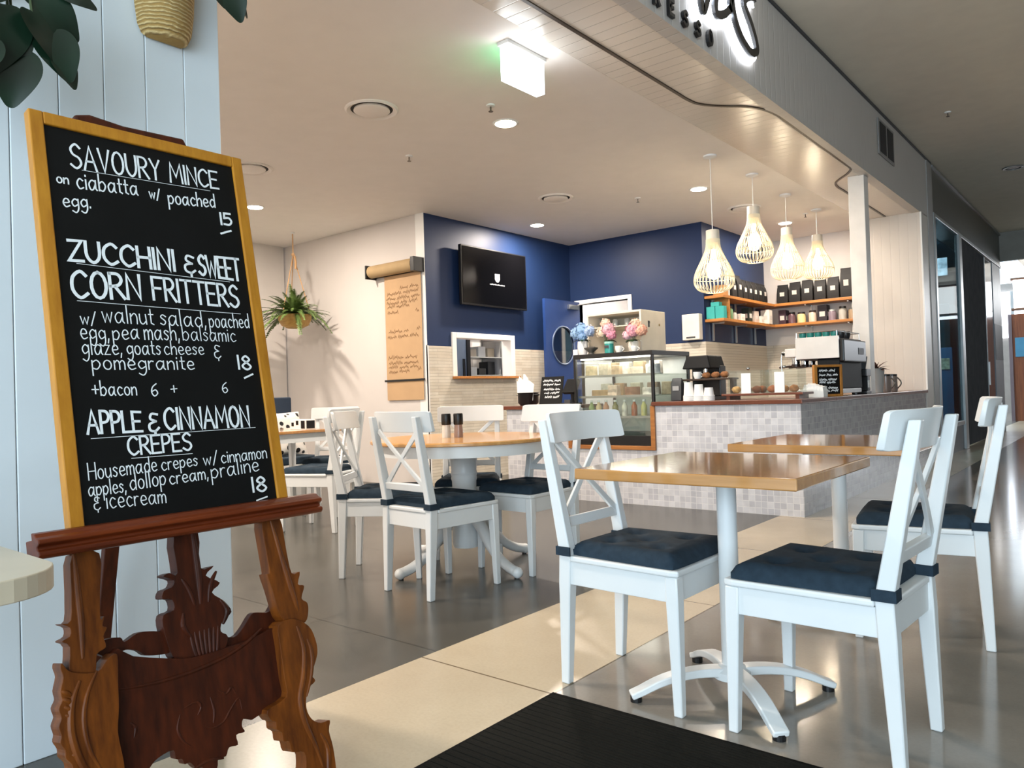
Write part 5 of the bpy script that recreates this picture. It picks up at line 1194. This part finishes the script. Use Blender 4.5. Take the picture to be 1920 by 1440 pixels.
# ---------------------------------------------------------------- serving hatch, television
t = MB(); a, b, c, d = WINY
for y0, y1, z0, z1 in ((a - .065, a + .006, c + .001, d + .06), (b - .006, b + .075, c + .001, d + .06), (a + .006, b - .006, d - .006, d + .06)): t.box(XTV - .13, XTV + .02, y0, y1, z0, z1)
t.build('window_1', WHITE, None, bevel=.004, kind='structure')
m = MB(); m.box(XTV - .13, XTV + .10, a - .07, b + .08, c - .028, c - .0005)
tag(m.build('hatch_sill', SHELFW, None, bevel=.003), 'timber sill shelf under the white serving hatch', 'shelf')
t = thing('kitchen_fridge', 'grey-blue upright fridge with a dark edge seen through the serving hatch', 'fridge', (-7.42, 7.45, 0))
m = MB(); m.box(-.33, .30, -.45, .25, 0, 1.95); m.build('body', mat('fridge_steel', '#7c8796', .35, metal=.3), t, bevel=.006)
m = MB(); m.box(.301, .335, -.44, .18, .06, 1.92); dd = m.build('door', mat('fridge_door', '#8b98a8', .3, metal=.3), t, bevel=.006)
m = MB(); m.box(.336, .36, .10, .13, .9, 1.5); m.build('handle', BLACK, dd)
m = MB(); m.box(.301, .35, .185, .25, 0, 1.95); m.build('edge_panel', BLACK, t)
t = thing('kitchen_rack', 'white wire rack of kitchen goods seen through the serving hatch', 'rack', (-7.5, 8.22, 0))
m = MB()
for x in (-.2, .2):
    for y in (-.41, .41): m.box(x - .012, x + .012, y - .012, y + .012, 0, 2.0)
m.build('posts', STEEL, t)
for z in (.5, 1.0, 1.28, 1.54, 1.8):
    m = MB(); m.box(-.21, .21, -.42, .42, z, z + .012); m.build('shelf', STEEL, t)
rnd = random.Random(4)
for i, (y, z, h, c, nm) in enumerate([(-.30, 1.5525, .17, '#e6e0d4', 'cream'), (-.10, 1.5525, .12, '#b9ac98', 'tan'), (.10, 1.5525, .16, '#d8d8d4', 'white'), (.30, 1.5525, .14, '#c4b49a', 'beige'), (-.30, 1.2925, .16, '#d5d2c8', 'off-white'), (-.10, 1.2925, .12, '#efece4', 'bright white'), (.10, 1.2925, .10, '#26282a', 'black'), (.30, 1.2925, .20, '#2c2c2e', 'charcoal')]):
    mb = MB(); mb.box(-.09, .09, -.08, .08, 0, h); o = mb.build('food_container', mat('cont_' + c[1:], c, .45), None, bevel=.008); o.location = (-7.5, 8.22 + y, z)
    tag(o, f'{nm} food container on the kitchen rack behind the serving hatch', 'container', 'containers on the kitchen rack')
t = thing('television', 'black wall television showing a small white crest', 'television', (XTV + .11, 7.015, 2.41))
m = MB(); m.box(-.045, 0, -.605, .605, -.35, .35); m.build('casing', BLACK, t, bevel=.006)
m = MB(); m.box(.0002, .003, -.588, .588, -.328, .335); m.build('screen', mat('tv_screen', '#08080a', .14, var=0, spec=.22), t)
m = MB(); m.prism([(-.045, .05), (.045, .05), (.045, -.02), (.02, -.05), (-.02, -.05), (-.045, -.02)], (.0042, .03, .01), (0, 1, 0), (0, 0, 1), (1, 0, 0), .0015)
rnd = random.Random(1)
for i in range(14): m.box(.0035, .005, -.11 + .02 * i, -.098 + .02 * i, -.078 - .003 * (i % 2), -.070 + .003 * (i % 3))
m.build('screen_crest', emat('crest_white', '#d8dade', .5), t)
m = MB(); m.box(-.1095, -.0455, -.15, .15, -.12, .12); m.build('wall_mount', DARKG, t)

# ---------------------------------------------------------------- brown paper menu roll on the white wall
t = thing('paper_roll_menu', 'brown kraft paper roll menu hanging on the white wall', 'menu', (-6.5, YW, 2.47))
m = MB(); m.cyl((-.40, -.085, .01), (.335, -.085, .01), .072, seg=28); m.build('paper_roll', mat('kraft_roll', '#b0966e', .75, var=.05), t, smooth=40)
for x in (-.425, .345):
    m = MB(); m.box(x, x + .02 + (.04 if x > 0 else 0), -.16, -.001, -.075, .085); m.build('bracket', BLACK, t, bevel=.003)
m = MB(); m.box(-.42, .36, -.012, -.001, -.055, -.02); m.build('wall_bar', BLACK, t)
m = MB(); m.loft([[(-.245, -.020 - .13 * (0 if z < -.2 else (z + .2) / .2 * .0), z), (.365, -.020, z), (.365, -.022, z), (-.245, -.022, z)] for z in (-1.50, -1.2, -.06)]); m.build('paper_sheet', mat('kraft_paper', '#c2a07a', .8, var=.03), t)
rnd = random.Random(7)
def pw(a, b, h): return (a, -.0225 - h, b)
WRITING = [(.02, .32, -.22, .04), (-.20, .33, -.28, .045), (-.22, .34, -.335, .04), (-.21, .33, -.385, .04), (-.20, .18, -.43, .04), (-.20, .05, -.50, .04), (.27, .32, -.50, .04), (-.19, .14, -.72, .04), (-.21, .30, -.78, .04), (.28, .33, -.70, .04), (-.21, .30, -1.02, .045), (-.20, .31, -1.08, .04), (-.21, .28, -1.13, .04), (-.20, .20, -1.18, .04), (.28, .33, -1.16, .04)]
for lo, hi in ((-.6, 0), (-.9, -.6), (-1.3, -.9)):
    m = MB()
    for x0, x1, z, hh in WRITING:
        if lo < z <= hi: scribble(m, x0, x1, z, hh, .0075, pw, rnd)
    m.build('handwriting', mat('ink_brown', '#80603f', .8), t)
m = MB(); m.box(-.275, .385, -.034, -.0225, -1.285, -1.262); m.build('cutter_bar', BLACK, t)

# ---------------------------------------------------------------- hanging fern
t = thing('hanging_fern', 'green fern in a hanging wooden bowl by the white wall', 'hanging plant', (-7.90, 5.46, 1.885))
m = MB(); m.lathe([(.002, 0), (.09, .0), (.16, .035), (.195, .10), (.20, .16), (.188, .16), (.15, .05), (.08, .015), (.002, .012)], seg=32); m.build('bowl', wood('bowl_wood', '#b08642', '#d2aa60', .5, 1.0, 0), t, smooth=50)
m = MB(); m.lathe([(.002, .135), (.185, .14), (.002, .146)], seg=20); m.build('soil', mat('soil', '#3a2a1c', .9), t)
for k in range(3):
    a = R(40 + 120 * k); m = MB(); m.tube([(.194 * math.cos(a), .194 * math.sin(a), .16), (.0, 0, .90)], .006, 6); m.build('rope', mat('jute_rope', '#b58f66', .9), t)
m = MB(); m.tube([(0, 0, .89), (0, 0, ZC - 1.885)], .007, 6); m.sphere((0, 0, .90), .022, 10, 8); m.tube([(.03, 0, .88), (.05, 0, .80), (.045, 0, .72)], .014, 6); m.build('rope', mat('jute_rope', '#b58f66', .9), t, label='knotted rope rising to the ceiling')
m = MB(); m.lathe([(.002, ZC - 1.887), (.03, ZC - 1.887), (.02, ZC - 1.905), (.002, ZC - 1.905)], seg=12); m.build('ceiling_hook', WHITE, t)
m = MB(); rnd = random.Random(21)
for i in range(150):
    a = rnd.uniform(0, 2 * math.pi); e = rnd.choice([rnd.uniform(.2, .6), rnd.uniform(.5, 1.35)]); L = rnd.uniform(.38, .62)
    d = Vector((math.cos(a) * math.cos(e), math.sin(a) * math.cos(e), math.sin(e)))
    if d.y > .3: L *= .72
    if d.x > .6 and d.z < .4 and rnd.random() < .5: L *= 1.2
    n = 9; droop = rnd.uniform(.30, .75) * (.75 if abs(d.x * .77 + d.y * .63) < .25 else 1.1); P = []
    for j in range(n + 1):
        f = j / n; P.append(Vector((d.x * .05, d.y * .05, .15)) + d * L * f + Vector((0, 0, -droop * L * f * f)))
    for j in range(n):
        p, q = P[j], P[j + 1]; tdir = (q - p).normalized(); sd = tdir.cross(Vector((0, 0, 1)))
        if sd.length < 1e-3: continue
        sd.normalize(); w_ = .040 * math.sin(math.pi * min(1, (j + 1.6) / (n + 1.4))) + .006
        for u in (0, .34, .67):
            c = p.lerp(q, u); st = (q - p) * .36
            for s in (-1, 1):
                tip = c + sd * s * w_ + tdir * w_ * .5 + Vector((0, 0, -.006))
                m.face([m.bm.verts.new(c), m.bm.verts.new(c + st), m.bm.verts.new(tip)])
m.build('fronds', mat('fern_green', '#566c36', .5, var=.5, vscale=10), t)

# ---------------------------------------------------------------- left edge: side table with papers, wall baskets
t = thing('cafe_side_table', 'pale rounded table corner at the left edge of the view', 'table', (-1.63, .085, 0))
m = MB(); r, h = .10, .378; poly = []
for cx, cy, a0 in ((h - r, h - r, 0), (-h + r, h - r, 90), (-h + r, -h + r, 180), (h - r, -h + r, 270)):
    poly += [(cx + r * math.cos(R(a0 + 90 * k / 8)), cy + r * math.sin(R(a0 + 90 * k / 8))) for k in range(9)]
m.prism(poly, (0, 0, .7395), (1, 0, 0), (0, 1, 0), (0, 0, 1), .035); tp = m.build('tabletop', mat('pale_laminate', '#d8c9b0', .35), t, bevel=.003)
m = MB(); m.cyl((0, 0, .02), (0, 0, .7215), .035, seg=20); m.build('column', STEEL, t, smooth=40)
m = MB(); m.lathe([(.002, 0), (.09, 0), (.09, .012), (.05, .03), (.002, .03)]); m.build('base', STEEL, t, smooth=40)
t = thing('menu_sheets', 'white paper sheets lying on the pale table at the left edge', 'papers', (-1.60, .27, .7575), R(14))
m = MB(); m.box(-.11, .11, -.15, .15, 0, .002); m.build('sheet', PAPER, t)
m = MB(); m.box(-.03, .17, -.20, .10, .0022, .004); o = m.build('sheet', PAPER, t); 
JUTE = wood('woven_basket', '#a8844c', '#c9a86c', .85, 3.0, 2)
def weave(name):
    k = NT(name); w1 = k.n('ShaderNodeTexWave'); w1.inputs['Scale'].default_value = 26; w1.bands_direction = 'Z'; w1.inputs['Distortion'].default_value = 3
    k.l(k.coords(), w1.inputs['Vector']); nz = k.noise(k.coords(), 60, 3)
    mx = k.n('ShaderNodeMath', operation='MULTIPLY'); k.l(w1.outputs[1], mx.inputs[0]); k.l(nz, mx.inputs[1])
    k.l(k.ramp(mx.outputs[0], [(.1, lin('#a9874c')), (.6, lin('#e2c890'))]), k.b.inputs['Base Color']); k.b.inputs['Roughness'].default_value = .85
    k.bump(mx.outputs[0], .9, .01); return k.m
WV = weave('wicker_weave')
def heart(mb, p, d, nrm, L, fold=.18):
    """a heart-shaped leaf from its stalk end p along d"""
    p = Vector(p); d = Vector(d).normalized(); nrm = Vector(nrm); s = d.cross(nrm).normalized(); nn = s.cross(d).normalized()
    out = [(0, .0), (-.10, .16), (-.06, .32), (.10, .42), (.30, .43), (.52, .34), (.75, .18), (.9, .07), (1.02, 0)]
    def P(a, b, sg): return p + d * a * L + s * b * sg * L * .95 + nn * (abs(b) * fold - .16 * max(0, a) ** 2) * L
    mid = [mb.bm.verts.new(P(min(1.02, max(0, a)), 0, 1)) for a, b in out]
    for sg in (1, -1):
        ed = [mb.bm.verts.new(P(a, b, sg)) for a, b in out[1:-1]]
        seq = [mid[0]] + ed + [mid[-1]]
        for i in range(len(seq) - 1):
            if i == 0: mb.face([mid[0], ed[0], mid[1]])
            else: mb.face([seq[i], seq[i + 1], mid[min(i + 1, len(mid) - 1)], mid[i]])
def basket(x, y, z, label, rx, h, leaves, seed, glab):
    t = thing('wall_basket', label, 'wall planter', (x, y, z), 0, 'woven wall planters on the white boards')
    m = MB(); L = []
    for f, k in ((0, .55), (.03, .72), (.12, .84), (.35, .92), (.7, .98), (1, 1.0)):
        L.append([(.005 + max(0, rx * .95 * k * math.sin(math.pi * i / 14)), rx * k * math.cos(math.pi * i / 14), h * f) for i in range(15)])
    m.loft(L, True); m.build('woven_pot', WV, t, smooth=60)
    m = MB(); m.tube(L[-1] + [L[-1][0]], .012, 6, cap=False); m.build('rim', WV, t, smooth=60)
    m = MB(); ml = MB(); rnd = random.Random(seed)
    for (px_, py_, pz_, dx, dy, dz, nx, ny, nz, S) in leaves:
        heart(m, (px_ - x, py_ - y, pz_ - z), (dx, dy, dz), (nx, ny, nz), S)
        ml.tube(smooth_path([(.06, rnd.uniform(-.04, .04), h * .95), (.5 * (px_ - x) + .06, .5 * (py_ - y), max(h, pz_ - z) + .06), (px_ - x, py_ - y, pz_ - z)], 4), .0035, 5)
    lo = m.build('leaves', LEAF, t, smooth=180); sb = lo.modifiers.new('subsurf', 'SUBSURF'); sb.levels = 2; sb.render_levels = 2; ml.build('stems', mat('stem_green', '#3c4a2a', .6), t, smooth=60)
basket(XW + .003, 1.212, 2.195, 'woven straw wall planter at the top left, above the chalkboard', .103, .30,
       [(-2.28, 1.27, 2.42, .3, .5, -1, 1, -.2, .5, .16), (-2.26, 1.34, 2.36, .2, .35, -1, 1, -.5, .2, .12), (-2.30, 1.36, 2.40, 0, 1, -.9, 1, 0, .8, .13), (-2.25, 1.10, 2.50, .6, -.2, .5, 0, 0, 1, .14), (-2.24, 1.22, 2.52, .7, .3, .4, 0, 0, 1, .13)], 3, '')
lv = []; rnd = random.Random(15)
for (y, z, dy, dz, S) in [(.66, 2.02, -.1, -1, .20), (.735, 2.03, .5, -.8, .15), (.78, 1.99, .35, -1, .14), (.70, 1.92, -.1, -1, .16), (.80, 1.93, .5, -.9, .09), (.62, 1.93, -.4, -.9, .16), (.74, 2.12, .7, -.4, .15), (.66, 2.13, -.3, -.6, .17), (.80, 2.12, .9, -.2, .11), (.56, 2.03, -.6, -.8, .16), (.69, 1.985, .2, -1, .12), (.765, 2.075, .6, -.6, .13)]:
    lv.append((-2.23 + rnd.uniform(-.03, .05), y, z, .15 + rnd.uniform(-.1, .1), dy, dz, 1, rnd.uniform(-.4, .4), rnd.uniform(.1, .5), S))
basket(XW + .003, .68, 2.17, 'trailing heart-leaved plant in a wall planter at the top left corner', .105, .28, lv, 5, '')

# ---------------------------------------------------------------- entrance mat
k = NT('ribbed_mat'); sep = k.n('ShaderNodeSeparateXYZ'); k.l(k.pos(), sep.inputs[0])
mm = k.n('ShaderNodeMath', operation='MULTIPLY'); mm.inputs[1].default_value = 1 / .028; k.l(sep.outputs[1], mm.inputs[0])
fr = k.n('ShaderNodeMath', operation='FRACT'); k.l(mm.outputs[0], fr.inputs[0])
hh = k.ramp(fr.outputs[0], [(0, (0, 0, 0, 1)), (.35, (0, 0, 0, 1)), (.5, (1, 1, 1, 1)), (.85, (1, 1, 1, 1)), (1, (0, 0, 0, 1))])
k.l(k.ramp(k.noise(k.pos(), 220, 2), [(.3, lin('#0f0f0d')), (.7, lin('#1c1c18'))]), k.b.inputs['Base Color']); k.b.inputs['Roughness'].default_value = .95; k.b.inputs['Specular IOR Level'].default_value = .1
bp_ = k.n('ShaderNodeBump'); bp_.inputs['Strength'].default_value = 1; bp_.inputs['Distance'].default_value = .008; k.l(hh, bp_.inputs['Height']); k.l(bp_.outputs[0], k.b.inputs['Normal'])
t = thing('entrance_mat', 'black ribbed entrance mat on the tiled floor at the bottom', 'mat', (-.4, 1.0, 0))
m = MB(); m.box(-1.115, 1.1, -1.2, 1.005, 0.0005, .010); m.build('ribbed_pile', k.m, t)
m = MB()
for b in ((-1.13, 1.135, 1.0055, 1.02), (-1.13, 1.135, -1.23, -1.2005), (-1.13, -1.1155, -1.2, 1.005), (1.1005, 1.135, -1.2, 1.005)): m.box(b[0], b[1], b[2], b[3], .0005, .007)
m.build('rubber_border', mat('mat_border', '#0b0b0a', .9, spec=.1), t)

# ---------------------------------------------------------------- shops further along the mall
t = thing('pleated_shutter', 'tall dark grey pleated shutter on the neighbouring shopfront', 'shutter', (XC - .03, 14.05, 0))
m = MB(); L0 = []; n = 46
for i in range(n + 1):
    y = -1.15 + 2.3 * i / n; L0.append(((.025 if i % 2 else -.025), y))
m.loft([[(a + s_, b, z) for a, b in L0] for z, s_ in ((0.02, 0), (3.1, 0))], False, cyclic=False); m.build('pleats', mat('shutter_grey', '#4d4d50', .55, var=.15), t)
for y0 in (-1.19, 1.155):
    m = MB(); m.box(-.03, .03, y0, y0 + .035, 0, 3.1); m.build('side_rail', ALU, t)
t = thing('dark_door_panel', 'black glass panel right of the grey pleated shutter', 'panel', (XC - .03, 15.66, 0))
m = MB(); m.box(-.02, .02, -.38, .38, 0.0, 3.1); m.build('panel', mat('dark_glass_panel', '#12191d', .15), t, bevel=.004)
m = MB(); m.box(.021, .04, -.33, -.30, .9, 1.3); m.build('handle', STEEL, t)
t = thing('shopfront_column', 'pale grey-blue column at the end of the dark shopfront', 'column', (XC - .05, 16.65, 0))
m = MB(); m.box(-.12, .05, -.55, .5, 0, 3.12); m.build('cladding', mat('column_grey_blue', '#8f9aa6', .45), t, bevel=.01)
m = MB(); m.box(.0505, .056, -.5, .45, 1.35, 2.0); m.build('poster', mat('poster_dark', '#4c5a64', .5), t)
t = thing('window_display', 'dark teal display cabinet inside the neighbouring shop window', 'display', (-2.5, 14.4, 0))
m = MB(); m.box(-.5, .22, -.5, .5, 0, 1.53); m.build('plinth', mat('display_blue', '#4479a6', .5), t, bevel=.005)
m = MB(); m.box(-.48, .2, -.48, .48, 1.5305, 2.24); m.build('cabinet', mat('display_teal_dark', '#123a40', .3), t, bevel=.005)
m = MB(); m.box(-.45, .18, -.507, -.5005, 1.18, 1.36); m.build('price_strip', mat('price_strip', '#e2e0b8', .5, var=.5, vscale=20), t)
t = thing('window_lettering', 'pale graphic panel high in the neighbouring shop window', 'graphic', (-2.5, 13.6, 2.66))
m = MB(); m.box(-.45, .25, -.01, .01, 0, .28); m.build('panel', mat('graphic_pale', '#c4c6ce', .6, var=.5, vscale=9), t)
t = thing('lightbox_sign', 'bright white lit shop sign far along the mall', 'sign', (-1.0, 21.0, 2.62))
m = MB(); m.box(-1.15, 1.5, -.08, .08, 0, .65); m.build('lit_face', emat('lightbox_white', '#ffffff', 4), t, bevel=.01)
m = MB(); m.box(-1.2, 1.55, -.06, .1, -.05, -.001); m.box(-1.2, 1.55, -.06, .1, .651, .70); m.build('frame', mat('lightbox_frame', '#6b4a34', .5), t)
t = thing('timber_shopfront', 'red-brown timber shopfront far along the mall', 'shopfront', (-1.2, 21.2, 0))
m = MB(); m.box(-1.1, 2.0, 0, .3, 0, 2.5); m.build('panelling', wood('red_timber', '#6f3a22', '#9a5a34', .45, .8, 2), t)
m = MB()
for i in range(6): m.box(-1.1 + .5 * i, -1.03 + .5 * i, -.04, -.001, 0, 2.5)
m.build('mullions', mat('shopfront_mullion', '#7a6a6e', .4), t)
m = MB(); m.box(-.98, -.62, -.02, -.001, 1.5, 1.95); m.build('blue_poster', mat('poster_blue', '#4f8fb0', .5), t)
t = thing('mall_window', 'bright daylit window band at the far end of the mall', 'window', (0, 26.55, 2.2))
m = MB(); m.box(-5.5, 5.5, -.02, .02, 0, 1.35); m.build('lit_pane', emat('daylight_pane', '#eef4ff', 3), t)
m = MB()
for i in range(9): m.box(-5.5 + 1.35 * i, -5.42 + 1.35 * i, -.06, -.021, 0, 1.35)
m.build('mullions', ALU, t)
